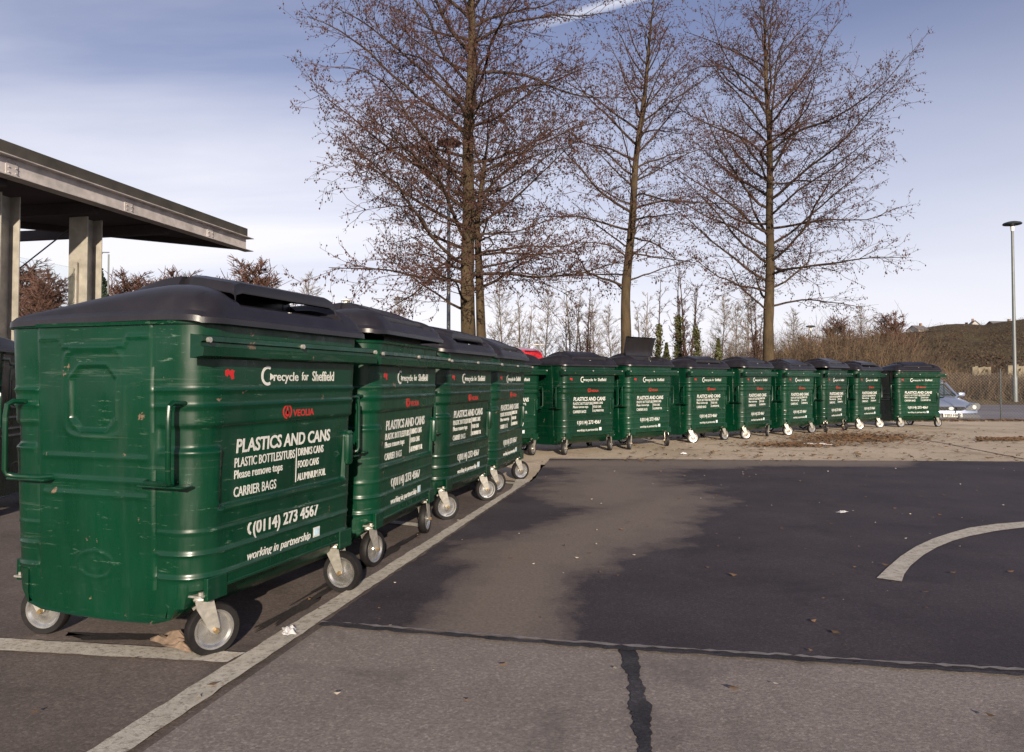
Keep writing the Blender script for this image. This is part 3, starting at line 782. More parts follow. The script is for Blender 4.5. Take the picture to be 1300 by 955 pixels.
leaves('leaf_litter', 2500, lambda: (random.uniform(8, 24), random.gauss(18.8, .12)), .024, .02, .06)

# ------------------------------------------------------------------ trees
def bark(name, a, b_, s=6):
    m, nt, b = newmat(name)
    n = noise(nt, s, 8, .7, mapscale=(1, 1, .35)); r = ramp(nt, [(.32, a), (.68, b_)]); nt.links.new(n.outputs[0], r.inputs[0])
    nt.links.new(r.outputs[0], b.inputs['Base Color']); b.inputs['Roughness'].default_value = .9; setspec(b, .2)
    n2 = noise(nt, s*6, 6, .7, mapscale=(1, 1, .3)); bump(nt, b, n2.outputs[0], .6, .02); return m
M['bark'] = bark('alder_bark', (.028, .020, .012), (.090, .064, .036))
M['limb'] = bark('limb_bark', (.030, .020, .014), (.070, .047, .032))
M['twig'] = bark('twig_bark', (.040, .020, .015), (.085, .045, .034))
M['cone'] = simple('alder_cone', (.062, .024, .017), .9, 0, .5, 2)
M['birch'] = bark('pale_bark', (.085, .066, .048), (.21, .17, .13), 3)
M['ivy'] = simple('ivy_leaf', (.060, .062, .020), .6, 0, .6, 2)
M['fir'] = simple('conifer_leaf', (.020, .034, .018), .8, 0, .5, 2)

M['reddish'] = bark('reddish_bark', (.060, .030, .022), (.13, .072, .055))
class Tubes:
    """many thin tubes, seed cones and leaves gathered into ONE mesh"""
    def __init__(s): s.T = {}; s.B = []; s.L = []
    def add(s, pts, rs, k, mi=0): s.T.setdefault((len(pts), k), []).append((np.asarray(pts), np.asarray(rs), mi))
    def blob(s, p, r, mi): s.B.append((p[0], p[1], p[2], r, mi))
    def leaf(s, p, r, mi): s.L.append((p[0], p[1], p[2], r, mi))
    def build(s, name, mats, parent, smooth=True):
        VV = []; F4 = []; M4 = []; F3 = []; M3 = []; nv = 0
        for (n, k), L in s.T.items():
            P = np.stack([a[0] for a in L]); Rr = np.stack([a[1] for a in L]); mi = np.array([a[2] for a in L]); m = len(L)
            D = np.gradient(P, axis=1); D /= (np.linalg.norm(D, axis=2, keepdims=True)+1e-9)
            up = np.where((np.abs(D[:, :1, 2:3]) < .9), np.array([.31, .17, .93]), np.array([1., 0, 0]))
            X = np.cross(D, np.broadcast_to(up, D.shape)); X /= (np.linalg.norm(X, axis=2, keepdims=True)+1e-9); Y = np.cross(D, X)
            t = np.arange(k)*2*PI/k
            ring = P[:, :, None]+(X[:, :, None]*np.cos(t)[:, None]+Y[:, :, None]*np.sin(t)[:, None])*Rr[:, :, None, None]
            VV.append(ring.reshape(-1, 3))
            o = (np.arange(m)*n*k+nv)[:, None, None]; i = (np.arange(n-1)*k)[None, :, None]; j = np.arange(k)[None, None, :]; j2 = (j+1) % k
            f = np.stack([o+i+j, o+i+j2, o+i+k+j2, o+i+k+j], -1).reshape(-1, 4); F4.append(f); M4.append(np.repeat(mi, (n-1)*k)); nv += m*n*k
        if s.L:
            A = np.array(s.L); m = len(A); a = rng.normal(size=(m, 3)); a /= np.linalg.norm(a, axis=1, keepdims=True); b = np.cross(a, rng.normal(size=(m, 3))); b /= np.linalg.norm(b, axis=1, keepdims=True)+1e-9
            r = A[:, 3:4]; p = A[:, :3]; VV.append(np.stack([p-a*r, p+b*r*.7, p+a*r, p-b*r*.7], 1).reshape(-1, 3))
            F4.append(nv+np.arange(m*4).reshape(-1, 4)); M4.append(A[:, 4].astype(int)); nv += 4*m
        if s.B:
            A = np.array(s.B); m = len(A); r = A[:, 3][:, None, None]; off = np.array([[1, 0, 0], [0, 1, 0], [-1, 0, 0], [0, -1, 0], [0, 0, 1.5], [0, 0, -1.5]])
            V = A[:, None, :3]+off[None]*r; V[:, 4] += rng.normal(size=(m, 3))*.3*r[:, 0]; VV.append(V.reshape(-1, 3))
            f = np.array([[0, 1, 4], [1, 2, 4], [2, 3, 4], [3, 0, 4], [1, 0, 5], [2, 1, 5], [3, 2, 5], [0, 3, 5]])
            F3.append((f[None]+(nv+np.arange(m)*6)[:, None, None]).reshape(-1, 3)); M3.append(np.repeat(A[:, 4].astype(int), 8)); nv += 6*m
        V = np.concatenate(VV); me = bpy.data.meshes.new(name)
        q = np.concatenate(F4) if F4 else np.zeros((0, 4), int); t3 = np.concatenate(F3) if F3 else np.zeros((0, 3), int)
        me.vertices.add(len(V)); me.vertices.foreach_set('co', V.astype(np.float32).ravel())
        me.loops.add(q.size+t3.size); me.loops.foreach_set('vertex_index', np.concatenate([q.ravel(), t3.ravel()]).astype(np.int32))
        me.polygons.add(len(q)+len(t3)); me.polygons.foreach_set('loop_start', np.concatenate([np.arange(len(q))*4, q.size+np.arange(len(t3))*3]).astype(np.int32))
        o = mesh_obj(name, me, mats, parent, False)
        me.polygons.foreach_set('material_index', np.concatenate([*M4, *M3]).astype(np.int32)); me.update(calc_edges=True)
        me.polygons.foreach_set('use_smooth', np.full(len(q)+len(t3), smooth))
        return o
def walk(p, d, L, n, wob, lift):
    """curved path of n+1 points"""
    d = d/math.sqrt(d[0]**2+d[1]**2+d[2]**2)
    N_ = np.cumsum(rng.normal(size=(n, 3))*wob, 0); N_[:, 2] += np.cumsum(lift[0]+(lift[1]-lift[0])*np.arange(n)/n)
    D = d+N_; D /= np.sqrt((D*D).sum(1))[:, None]
    return np.concatenate([p[None], p+np.cumsum(D, 0)*(L/n)])
def interp(P, t):
    x = t*(len(P)-1); i = min(int(x), len(P)-2); return P[i]+(P[i+1]-P[i])*(x-i), P[i+1]-P[i]
def side_dir(d, a, elev, side):
    """direction leaving a branch of direction d to one side"""
    x, y, z = d; l = math.sqrt(x*x+y*y+z*z)+1e-9; x /= l; y /= l; z /= l
    hx, hy = y, -x; l = math.hypot(hx, hy)+1e-9; hx /= l; hy /= l
    vx, vy, vz = hy*z, -hx*z, hx*y-hy*x
    ce, se, ca, sa = math.cos(elev), math.sin(elev), math.cos(a)*side, math.sin(a)
    return np.array([x*ce+(hx*ca+vx*sa)*se, y*ce+(hy*ca+vy*sa)*se, z*ce+vz*sa*se])

def alder(px, Yd, label, trunk, rb, h0, nprim, prof, top, second=None, seed=1, base_z=0, dens=1.0):
    global rng
    rng = np.random.default_rng(seed)
    x0 = (px-650)/FPX*Yd
    root = empty('alder_tree', (x0, Yd, base_z)); tag(root, label, 'tree', 'tall bare alders behind the bins')
    T = Tubes(); Cr = Tubes()
    H = top
    tp = np.array([(tx, ty, tz) for tx, ty, tz in trunk], float)
    n = 40; zz = np.linspace(0, H, n)
    P = np.stack([np.interp(zz, tp[:, 2], tp[:, 0])+.02*np.sin(zz*2.1+seed), np.interp(zz, tp[:, 2], tp[:, 1]), zz], 1)
    for _ in range(3): P[1:-1, :2] = (P[:-2, :2]+P[1:-1, :2]*2+P[2:, :2])/4
    tt = zz/H; rad = rb*(1-tt)**.85*.93+.012; rad[0] *= 1.5; rad[1] *= 1.2
    rad *= 1+.04*rng.normal(size=n)
    T.add(P, rad, 12, 0)
    stems = [(P, rad, H)]
    if second:
        hs, pts2 = second; z2 = np.linspace(0, hs, 26); q = np.array(pts2, float)
        P2 = np.stack([np.interp(z2, q[:, 2], q[:, 0]), np.interp(z2, q[:, 2], q[:, 1]), z2], 1)
        for _ in range(2): P2[1:-1, :2] = (P2[:-2, :2]+P2[1:-1, :2]*2+P2[2:, :2])/4
        r2 = rb*.72*(1-z2/hs)**.8+.012; T.add(P2, r2, 10, 0); stems.append((P2, r2, hs))
    def cones(path, k, sz=.0135):
        for _ in range(k):
            p, _d = interp(path, rng.uniform(.35, 1)); p = p+rng.normal(size=3)*.018; p[2] -= .015
            Cr.blob(p, sz*rng.uniform(.6, 1.35), 1)
    def twig(p, d, L, r, lev):
        n = 4 if lev < 2 else 3
        path = walk(p, d, L, n, .16, (-.02, .03)); Cr.add(path, np.linspace(r, max(.0022, r*.35), n+1), 3, 0)
        if lev == 0:
            m = int(L/.15*dens)
            for i in range(m):
                q, dq = interp(path, rng.uniform(.18, 1)); twig(q, side_dir(dq, rng.uniform(-1.2, 1.2), rng.uniform(.5, 1.0), rng.choice([-1, 1])), L*rng.uniform(.3, .6), r*.55, 1)
            cones(path, 2)
        elif lev == 1:
            m = int(L/.12*dens)
            for i in range(m):
                q, dq = interp(path, rng.uniform(.3, 1)); twig(q, side_dir(dq, rng.uniform(-1.4, 1.4), rng.uniform(.5, 1.0), rng.choice([-1, 1])), rng.uniform(.08, .20), .0028, 2)
            cones(path, rng.integers(1, 4))
        elif rng.random() < .9: cones(path, 1)
    ga = 2.4; az = rng.uniform(0, 6)
    for si, (PP, RR, HH) in enumerate(stems):
        np_ = nprim if si == 0 else int(nprim*.35)
        hh0 = h0 if si == 0 else HH*.5
        for i in range(np_):
            t = (i+rng.uniform(0, .8))/np_; z = hh0+(HH*.985-hh0)*t**.95
            az += ga+rng.uniform(-.4, .4)
            p, d = interp(PP, z/HH); rt = float(np.interp(z, PP[:, 2], RR))
            L = prof(z)*rng.uniform(.62, 1.1)*(1 if si == 0 else .7)
            el = R(8)+R(50)*max(0, min(1, (z-h0)/(H-h0)))+rng.uniform(-.12, .16)
            dv = np.array([math.cos(az)*math.cos(el), math.sin(az)*math.cos(el), math.sin(el)])
            nseg = 12; path = walk(p, dv, L, nseg, .115, (.075, -.055) if rng.random() < .7 else (-.07, .10))
            r0 = min(rt*.5, .007+.0085*L)
            T.add(path, np.linspace(r0, .006, nseg+1), 6, 1)
            ns = max(3, int(L/.16*dens))
            for k in range(ns):
                s = .16+.82*(k+rng.uniform(0, 1))/ns
                q, dq = interp(path, s); Ls = (.34*L*(1-s*.55)+.22)*rng.uniform(.6, 1.15)
                twig(q, side_dir(dq, rng.uniform(-.7, .9), rng.uniform(.55, 1.05), 1 if k % 2 else -1), Ls, max(.0045, r0*.38*(1-s*.6)), 0)
    T.build('trunk', [M['bark'], M['limb']], root)
    Cr.build('crown', [M['twig'], M['cone']], root, False)
    return root
def prof1(z):  # tree 1: 15 m away
    return float(np.interp(z, [2.4, 4.0, 6.0, 8.5, 10.5, 13.2], [3.3, 3.8, 3.6, 3.4, 3.0, .6]))
alder(595, 14.6, 'largest bare alder on the left, its trunk forked low above the bins', [(0, 0, 0), (-.02, 0, 3), (-.02, 0, 5.5), (.05, .05, 8), (.10, 0, 12.4)], .165, 2.4, 80, prof1, 13.2, (6.2, [(.29, .08, 0), (.25, .08, 1.8), (.225, .08, 2.6), (.20, .06, 3.4), (.15, .06, 4.2), (.40, .3, 6.2)]), seed=11, dens=.95)
def prof2(z): return float(np.interp(z, [2.8, 4.5, 7, 8.6, 10.1], [2.6, 2.8, 2.4, 1.5, .2]))
alder(796, 17.0, 'slender middle alder leaning to the right as it rises', [(-.05, 0, 0), (-.02, 0, 3), (.22, 0, 6), (.48, 0, 8.2), (.68, 0, 10.1)],   .14, 3.0, 56, prof2, 10.1, seed=23, dens=.88)
def prof3(z): return float(np.interp(z, [2.9, 4.2, 6.5, 8.8, 10.5], [3.6, 3.8, 3.6, 2.2, .25]))
alder(975, 18.0, 'right hand bare alder with an upright trunk and wide crown', [(-.03, 0, 0), (.05, 0, 3), (.10, 0, 6), (.05, 0, 8), (-.05, 0, 10.5)], .15, 2.7, 60, prof3, 10.5, seed=31, dens=.88)

# background bare trees : a few models, copied
def bare_tree(name, H, spread, nprim, seed, mats, cat_label, upright=.9, ivy=False, stems=1, fine=1.0, tw=.010):
    global rng
    rng = np.random.default_rng(seed)
    root = empty(name); T = Tubes(); Cr = Tubes()
    for s in range(stems):
        off = rng.normal(size=2)*.25*(stems > 1); ln = rng.normal(size=2)*(.10 if stems > 1 else .04)
        n = 14; zz = np.linspace(0, H*(1-.12*s), n)
        P = np.stack([off[0]+ln[0]*zz+.05*np.sin(zz*1.3+s), off[1]+ln[1]*zz, zz], 1)
        rad = H*.0085*(1-zz/zz[-1])**.8+.012; T.add(P, rad, 7, 0)
        for i in range(nprim):
            t = .22+.76*(i+rng.uniform(0, 1))/nprim; p, d = interp(P, t); az = i*2.4+rng.uniform(-.5, .5)
            L = spread*(1.05-t*.75)*rng.uniform(.6, 1.1); el = R(30)+R(40)*upright*rng.uniform(.4, 1)
            dv = np.array([math.cos(az)*math.cos(el), math.sin(az)*math.cos(el), math.sin(el)])
            path = walk(p, dv, L, 6, .11, (.02, .02)); T.add(path, np.linspace(.022*(1.1-t), .008, 7), 4, 1)
            for k in range(int(7*fine)):
                q, dq = interp(path, rng.uniform(.15, 1)); L2 = L*rng.uniform(.22, .5)
                p2 = walk(q, side_dir(dq, rng.uniform(-1, 1), rng.uniform(.4, .9), rng.choice([-1, 1])), L2, 4, .14, (.01, .02)); Cr.add(p2, np.linspace(tw*1.3, tw*.7, 5), 3, 0)
                for _ in range(int(5*fine)):
                    q3, d3 = interp(p2, rng.uniform(.2, 1)); p3 = walk(q3, side_dir(d3, rng.uniform(-1, 1), rng.uniform(.4, .9), rng.choice([-1, 1])), L2*rng.uniform(.3, .7), 2, .14, (0, .02)); Cr.add(p3, np.linspace(tw*.9, tw*.5, 3), 3, 0)
        if ivy:
            for _ in range(2600):
                t = rng.uniform(0, .60)**.9; p, d = interp(P, t); a = rng.uniform(0, 6.3); rr = (abs(rng.normal())*.17*(1-t*.5)+.05)*(.55+.45*math.sin(t*34+s+a)**2)
                Cr.leaf(p+np.array([math.cos(a)*rr, math.sin(a)*rr, rng.normal()*.1]), rng.uniform(.04, .09), 1)
    T.build('trunk', [mats[0], mats[1]], root); Cr.build('crown', [mats[1], M['ivy']], root, False)
    return root
protos = {
 'reddish': bare_tree('bare_tree', 5.6, 3.3, 46, 41, (M['limb'], M['reddish']), '', .75, fine=1.6, tw=.017),
 'birch': bare_tree('birch_tree', 8.0, 2.6, 34, 42, (M['birch'], M['birch']), '', .95, fine=1.35, tw=.009),
 'birch2': bare_tree('birch_tree', 7.0, 2.0, 15, 43, (M['birch'], M['birch']), '', 1.05, stems=3, fine=1.1, tw=.008),
 'ivy': bare_tree('ivy_clad_tree', 7.5, 1.7, 14, 44, (M['limb'], M['twig']), '', 1.1, ivy=True, fine=.8, tw=.010),
 'stems': bare_tree('bare_tree', 7.0, 1.6, 14, 45, (M['limb'], M['twig']), '', 1.2, stems=4, fine=.8, tw=.010),
}
used = {k: False for k in protos}
HT = {k: max(v.co.z for ch in o.children for v in ch.data.vertices)*.97 for k, o in protos.items()}
def put(kind, px, topy, Yd, label, grp, rz=None, pz=0):
    o = protos[kind] if not used[kind] else copy_tree(protos[kind]); used[kind] = True
    hh = HT[kind]
    top = at(px, topy, Yd); s = (top.z-pz)/hh
    o.location = (top.x, Yd, pz); o.scale = (s, s, s); o.rotation_euler = (0, 0, px*.7 if rz is None else rz)
    tag(o, label, 'tree', grp); return o
gL = 'distant trees beyond the canopy'
put('reddish', 30, 330, 34, 'bare bushy tree behind the glass screen, against the left column', gL)
put('reddish', 64, 345, 30, 'bare tree behind the glass screen, close to the second column', gL)
put('reddish', 165, 345, 52, 'small round bare tree just right of the second column', gL)
put('reddish', 228, 343, 56, 'small bare tree midway between the column and the reddish tree', gL)
put('reddish', 268, 352, 60, 'low bare tree left of the broad reddish tree, above the nearest lid', gL)
put('reddish', 322, 328, 46, 'broad reddish bare tree right of the canopy tip', gL)
put('birch', 398, 345, 48, 'thin bare tree left of the post top lantern', gL)
put('reddish', 196, 352, 62, 'distant low bare tree between two taller ones above the nearest lid', gL)
gM = 'thin trees beyond the far bins'
mids = [('birch', 508, 376, 44, 'low pale tree right of the post top lantern'), ('birch', 640, 352, 40, 'pale birch just right of the double trunk'),
 ('birch2', 664, 372, 46, 'many stemmed pale tree above the fourth bin of the left row'), ('birch', 690, 366, 43, 'pale birch over the red van'),
 ('birch2', 724, 356, 38, 'many stemmed birch between the left alder and the middle alder'), ('birch', 756, 378, 45, 'small pale birch left of the leaning alder'),
 ('birch', 776, 388, 60, 'faint birch close against the leaning alder on its left'),
 ('stems', 742, 368, 41, 'clump of bare stems left of the leaning alder'), ('birch', 948, 366, 44, 'pale birch touching the left side of the right alder trunk'), ('birch2', 818, 374, 47, 'many stemmed tree right against the leaning alder'),
 ('ivy', 832, 352, 33, 'ivy clad tree nearest the leaning alder'), ('ivy', 858, 336, 36, 'tallest ivy clad tree, between the two others'), ('ivy', 884, 358, 34, 'ivy clad tree on the right of its group'),
 ('stems', 872, 346, 37, 'clump of bare stems among the ivy clad trees'), ('birch', 915, 372, 48, 'pale birch right of the ivy clad trees'), ('birch', 934, 384, 52, 'faint pale birch left of the right alder trunk'),
 ('stems', 956, 372, 34, 'clump of dark slender stems leaning beside the right alder'), ('birch', 1003, 392, 50, 'pale birch just right of the right alder trunk'),
 ('reddish', 1062, 402, 52, 'bushy bare tree above the third bin from the end'), ('birch', 1098, 388, 55, 'tallest pale tree standing out of the scrub'), ('reddish', 1128, 396, 58, 'bushy bare tree where the hillside meets the scrub'), ('reddish', 1020, 424, 60, 'low brown tree left of the small distant lamp')]
for k, px, ty, Yd, lab in mids: put(k, px, ty, Yd, lab, gM)
# conifer behind the second column
rng = np.random.default_rng(5)
cr = empty('conifer_tree', (at(129, 340, 40).x, 40, 0)); tag(cr, 'dark green conifer peeping out from behind the second column', 'tree')
T = Tubes(); T.add([(0, 0, 0), (0, 0, 4), (0, 0, 7)], [.14, .09, .02], 8); T.build('trunk', [M['limb']], cr)
T = Tubes()
for _ in range(7000):
    z = 7.2*(1-rng.random()**.6*.93); rr = (7.3-z)*.24*rng.uniform(.5, 1.1)*(1+.3*math.sin(z*7)); a = rng.uniform(0, 6.3); T.leaf(np.array([math.cos(a)*rr, math.sin(a)*rr, z-rr*.25]), .10, 0)
T.build('crown', [M['fir']], cr, False)
# small dark evergreen bushes
for px, ty, lab in ((912, 430, 'small evergreen bush below the ivy clad trees'), (846, 436, 'low evergreen bush beside the open hatch')):
    t = at(px, ty, 30); T = Tubes()
    for _ in range(1200):
        z = rng.random(); rr = (1.05-z)*.45*rng.uniform(.4, 1.1); a = rng.uniform(0, 6.3); T.leaf(np.array([math.cos(a)*rr, math.sin(a)*rr, z*t.z]), .07, 0)
    o = T.build('evergreen_bush', [M['ivy']], None, False); o.location = (t.x, 30, 0); tag(o, lab, 'bush', 'small evergreen bushes')

# ------------------------------------------------------------------ hillside, scrub
def hill_mat():
    m, nt, b = newmat('hillside')
    n = noise(nt, .035, 10, .72); r = ramp(nt, [(.35, (.080, .058, .036)), (.5, (.13, .098, .058)), (.62, (.140, .116, .062)), (.75, (.09, .064, .042))]); nt.links.new(n.outputs[0], r.inputs[0])
    n2 = noise(nt, .5, 6, .8, seed=3); r2 = ramp(nt, [(.35, .4), (.7, 1.3)]); nt.links.new(n2.outputs[0], r2.inputs[0])
    mm = N(nt, 'ShaderNodeMix', data_type='RGBA', blend_type='MULTIPLY'); mm.inputs[0].default_value = .8; nt.links.new(r.outputs[0], mm.inputs[6]); nt.links.new(r2.outputs[0], mm.inputs[7])
    nt.links.new(mm.outputs[2], b.inputs['Base Color']); b.inputs['Roughness'].default_value = 1; setspec(b, .1)
    bump(nt, b, n2.outputs[0], 1, 1.5); return m
M['hill'] = hill_mat()
HY = 330.
sky_px = [(930, 470), (980, 455), (1020, 445), (1060, 437), (1100, 430), (1140, 424), (1175, 421), (1210, 418), (1250, 421), (1300, 414), (1400, 404), (1600, 410), (1900, 440)]
V = []; F = []; nx_, ny_ = 90, 26
for i in range(nx_):
    px = 900+(1900-900)*i/(nx_-1)
    py = np.interp(px, [a for a, _ in sky_px], [b for _, b in sky_px], left=484)
    Ht = at(px, py, HY).z
    for j in range(ny_):
        t = j/(ny_-1); Y = 60+(HY-60)*t+ (80*max(0, t-.999)*0)
        z = max(-.2, Ht*ss(0, 1, t)*(.92+.08*t)) - .2*(1-t)
        X = (px-650)/FPX*(Y*.55+HY*.45) if False else (px-650)/FPX*Y
        V.append((X, Y, float(z)+(1.6*math.sin(X*.055)*math.sin(X*.021+1)*t)+(.5*math.sin(X*.09+Y*.05) if 0 < j < ny_-1 else 0)))
    V.append(((px-650)/FPX*(HY+150), HY+150, Ht*.9))
ny_ += 1
for i in range(nx_-1):
    for j in range(ny_-1): F.append((i*ny_+j, (i+1)*ny_+j, (i+1)*ny_+j+1, i*ny_+j+1))
tag(pyd('hillside', V, F, M['hill'], smooth=True), kind='structure')
hillV = np.array(V)
def hz(x, y):
    d = (hillV[:, 0]-x)**2+(hillV[:, 1]-y)**2; return hillV[np.argmin(d), 2]
# earth bank in front of the scrub
V = []; F = []
rng = np.random.default_rng(77)
xs_ = np.linspace(8, 74, 133)
for i, x in enumerate(xs_):
    for j, (dy, h) in enumerate([(0, .0), (.6, .35), (1.4, .75), (3, 1.0), (6, 1.3), (10, 1.5), (16, 1.2)]):
        V.append((x, 43+dy+rng.normal()*.12, -.38+max(0, h*(.8+.25*math.sin(x*.8)+rng.normal()*.08))))
for i in range(len(xs_)-1):
    for j in range(6): F.append((i*7+j, (i+1)*7+j, (i+1)*7+j+1, i*7+j+1))
tag(pyd('bank', V, F, M['earth'], smooth=True), kind='structure')
M['scrub1'] = simple('scrub_brown', (.055, .037, .024), .95, 0, .45, .6)
M['scrub2'] = simple('scrub_tan', (.105, .070, .040), .95, 0, .4, .6)
T = Tubes()
for _ in range(15000):
    y = 43.6+rng.random()**1.3*18; x = rng.uniform(10.5, 42)*(y/44)
    pxx = 650+x/y*FPX
    if pxx > 1420: continue
    hm = float(np.interp(pxx, [930, 1000, 1060, 1140, 1190, 1240, 1320], [1.9, 2.7, 3.0, 2.7, 1.2, .9, .8]))*(y/36)**.8+.35
    L = hm*rng.uniform(.45, 1.1)*(1+.28*math.sin(x*1.9+y*.7)*math.sin(x*.83-y*1.3)); d = np.array([rng.normal()*.28, rng.normal()*.2, 1.])
    p = walk(np.array([x, y, -.1]), d, L, 4, .14, (0, 0)); r = rng.uniform(.010, .020)
    mi = 0 if rng.random() < .6 else 1
    T.add(p, np.linspace(r, r*.4, 5), 3, mi)
    for k in range(4):
        q, dq = interp(p, rng.uniform(.3, 1)); p2 = walk(q, dq/np.linalg.norm(dq)+rng.normal(size=3)*.6, L*rng.uniform(.15, .35), 2, .2, (0, .05)); T.add(p2, [r*.6, r*.45, r*.3], 3, mi)
tag(T.build('scrub', [M['scrub1'], M['scrub2']], None, False), kind='stuff')
# hillside bushes as mass
T = Tubes()
for _ in range(26000):
    px = rng.uniform(960, 1400); Y = 70+rng.random()**1.2*255
    x = (px-650)/FPX*Y; z = hz(x, Y)
    if math.sin(px*.045+Y*.06)+math.sin(px*.11-Y*.03) < -.4 : continue
    s = rng.uniform(.6, 2.0)*(.6 if Y > 250 else 1)
    for k in range(3):
        p = np.array([x+rng.normal()*s*.7, Y+rng.normal()*s, z+abs(rng.normal())*s*.6]); T.leaf(p, s*.11, rng.integers(0, 2))
tag(T.build('hillside_scrub', [M['scrub1'], M['limb']], None, False), kind='stuff')

# ------------------------------------------------------------------ houses on the hill
M['render'] = simple('pale_render', (.45, .43, .40), .9, 0, .1, 1)
M['slate'] = simple('slate_roof', (.12, .11, .115), .8, 0, .25, 2)
M['pane'] = simple('dark_pane', (.03, .035, .04), .15, 0, .2, 2)
M['brickwall'] = simple('brown_brick', (.20, .13, .09), .9, 0, .3, 2)
def house(px, py, Yd, w, d, h, rh, rz, wall, label, gable=False):
    p = at(px, py, Yd); r = empty('house', p, rz); tag(r, label, 'house', 'houses along the hilltop')
    r.location.z = p.z-.0
    m = MB(); m.box((0, 0, h/2-1.5), (w, d, h+3)); m.prism([(-w/2, h), (w/2, h), (0, h+rh*.97)] if gable else [(-d/2, h), (d/2, h), (0, h+rh*.97)], -(d if gable else w)/2, (d if gable else w)/2, 'Y' if gable else 'X'); m.build('wall', M[wall], r)
    m = MB(); q = w if gable else d; L = (d if gable else w)/2+.3
    for s in (-1, 1):
        m.prism([(0, h+rh+.12), (s*(q/2+.4), h-.25), (s*(q/2+.4), h-.02), (0, h+rh+.35)], -L, L, 'Y' if gable else 'X')
    rf = m.build('roof', M['slate'], r); m = MB(); m.box((w*.3 if not gable else 0, 0 if not gable else d*.2, h+rh+.5), (.8, .8, 1.6)); m.build('chimney', M['brickwall'], rf)
    for i in range(3):
        for zz in ((h*.28), (h*.72)) if h > 4 else (h*.5,):
            m = MB(); m.box(((i-1)*w*.3, -d/2-.02, zz), (w*.14, .08, h*.16)); m.build('window', M['pane'], r)
house(1165, 433, 300, 5.2, 6, 4.4, 1.6, R(15), 'render', 'pale rendered house standing alone at the left end of the hilltop')
house(1236, 422.5, 315, 4.2, 6, 2.6, 2.2, R(-20), 'render', 'small white gabled house in the middle of the hilltop', True)
house(1272, 420, 318, 11, 7, 1.9, 1.9, R(5), 'brickwall', 'long low dark roofed house at the right of the hilltop')
house(1221, 422, 320, 7, 6, 1.6, 1.4, R(0), 'brickwall', 'low brown house left of the white gabled one')
M['stone'] = simple('pale_stone', (.17, .145, .10), .9, 0, .3, 1.2)
for (a, b, lab) in (((1233, 1262), 468, 'short pale stone wall showing above the scrub, left of the tall lamp'), ((1278, 1330), 466, 'pale stone wall behind the tall lamp, running out of view')):
    m = MB(); x0, x1 = at(a[0], b, 70).x, at(a[1], b, 70).x; zt = at(a[0], b-2, 70).z
    k = 7
    for i in range(k): m.box((x0+(x1-x0)*(i+.5)/k, 70+i*.1, zt/2+.05*math.sin(i*2.3)), ((x1-x0)/k*.98, .4, zt+.1*math.sin(i*1.7)), .05)
    tag(m.build('stone_wall', M['stone']), lab, 'wall', 'stone walls in the scrub')

# ------------------------------------------------------------------ lamps and posts
M['pole'] = simple('galvanised_pole', (.13, .14, .14), .5, .3, .15, 2)
M['dark'] = simple('dark_metal', (.04, .05, .055), .5, .3, .2, 4)
M['lens'] = simple('lamp_lens', (.70, .69, .62), .4, 0, .1, 4)
def lamp(px, topy, Yd, r, head, label, rise=None):
    t = at(px, topy, Yd); o = empty('street_lamp', (t.x, Yd, 0)); tag(o, label, 'street lamp', 'street lamps'); H = t.z
    m = MB(); m.tube([(0, 0, 0), (0, 0, 1.2), (0, 0, 1.3), (0, 0, H-.1)], [r*1.35, r*1.35, r, r*.72], 12); m.build('pole', M['pole'], o, True)
    if head == 'disc':
        m = MB(); m.lathe([(0, -.24), (.10, -.24), (.14, -.20), (.40, -.16), (.43, -.12), (.38, -.06), (.22, -.01), (0, 0)], (0, 0, H+.06), 'Z', 28); hd = m.build('lamp_head', M['dark'], o, True)
        m = MB(); m.cyl((0, 0, H-.42), (0, 0, H-.18), .075, .095, 14); m.build('lens', M['lens'], o, True)
        hd.rotation_euler = (0, 0, 0)
    if head == 'lantern':
        m = MB(); m.lathe([(0, .0), (.20, -.0), (.21, -.03), (.05, -.05), (0, -.05)], (0, 0, H), 'Z', 20); m.build('lamp_cap', M['lens'], o, True)
        m = MB(); m.cyl((0, 0, H-.42), (0, 0, H-.05), .10, .12, 14); m.build('lens', M['lens'], o, True)
        m = MB()
        for a in range(4): m.cyl((.18*math.cos(a*1.57+.4), .18*math.sin(a*1.57+.4), H-.42), (.18*math.cos(a*1.57+.4), .18*math.sin(a*1.57+.4), H-.03), .012, n=6)
        m.lathe([(0, -.46), (.20, -.44), (.20, -.41), (0, -.41)], (0, 0, H), 'Z', 16); m.build('lantern_frame', M['dark'], o)
    if head == 'arm':
        m = MB(); m.box((-.35, 0, H+.02), (.75, .10, .06), .01); m.build('arm', M['pole'], o)
        m = MB(); m.box((-.62, 0, H-.02), (.40, .22, .08), .02); m.build('lamp_head', M['dark'], o)
    return o
lamp(1285, 283, 36.5, .085, 'disc', 'tall thin street lamp with a flat disc head at the right edge')
lamp(570, 180, 24.6, .070, 'disc', 'street lamp half hidden in the crown left of the double trunk')
lamp(440, 381, 27, .05, 'lantern', 'short post top lantern rising behind the nearest lids')
lamp(1029, 414, 66, .06, 'disc', 'small distant lamp above the scrub right of the right alder')
lamp(138, 321, 45, .065, 'arm', 'distant lamp post with a side arm, right of the second column')
lamp(62, 345, 40, .05, 'arm', 'thin post seen through the glass screen')

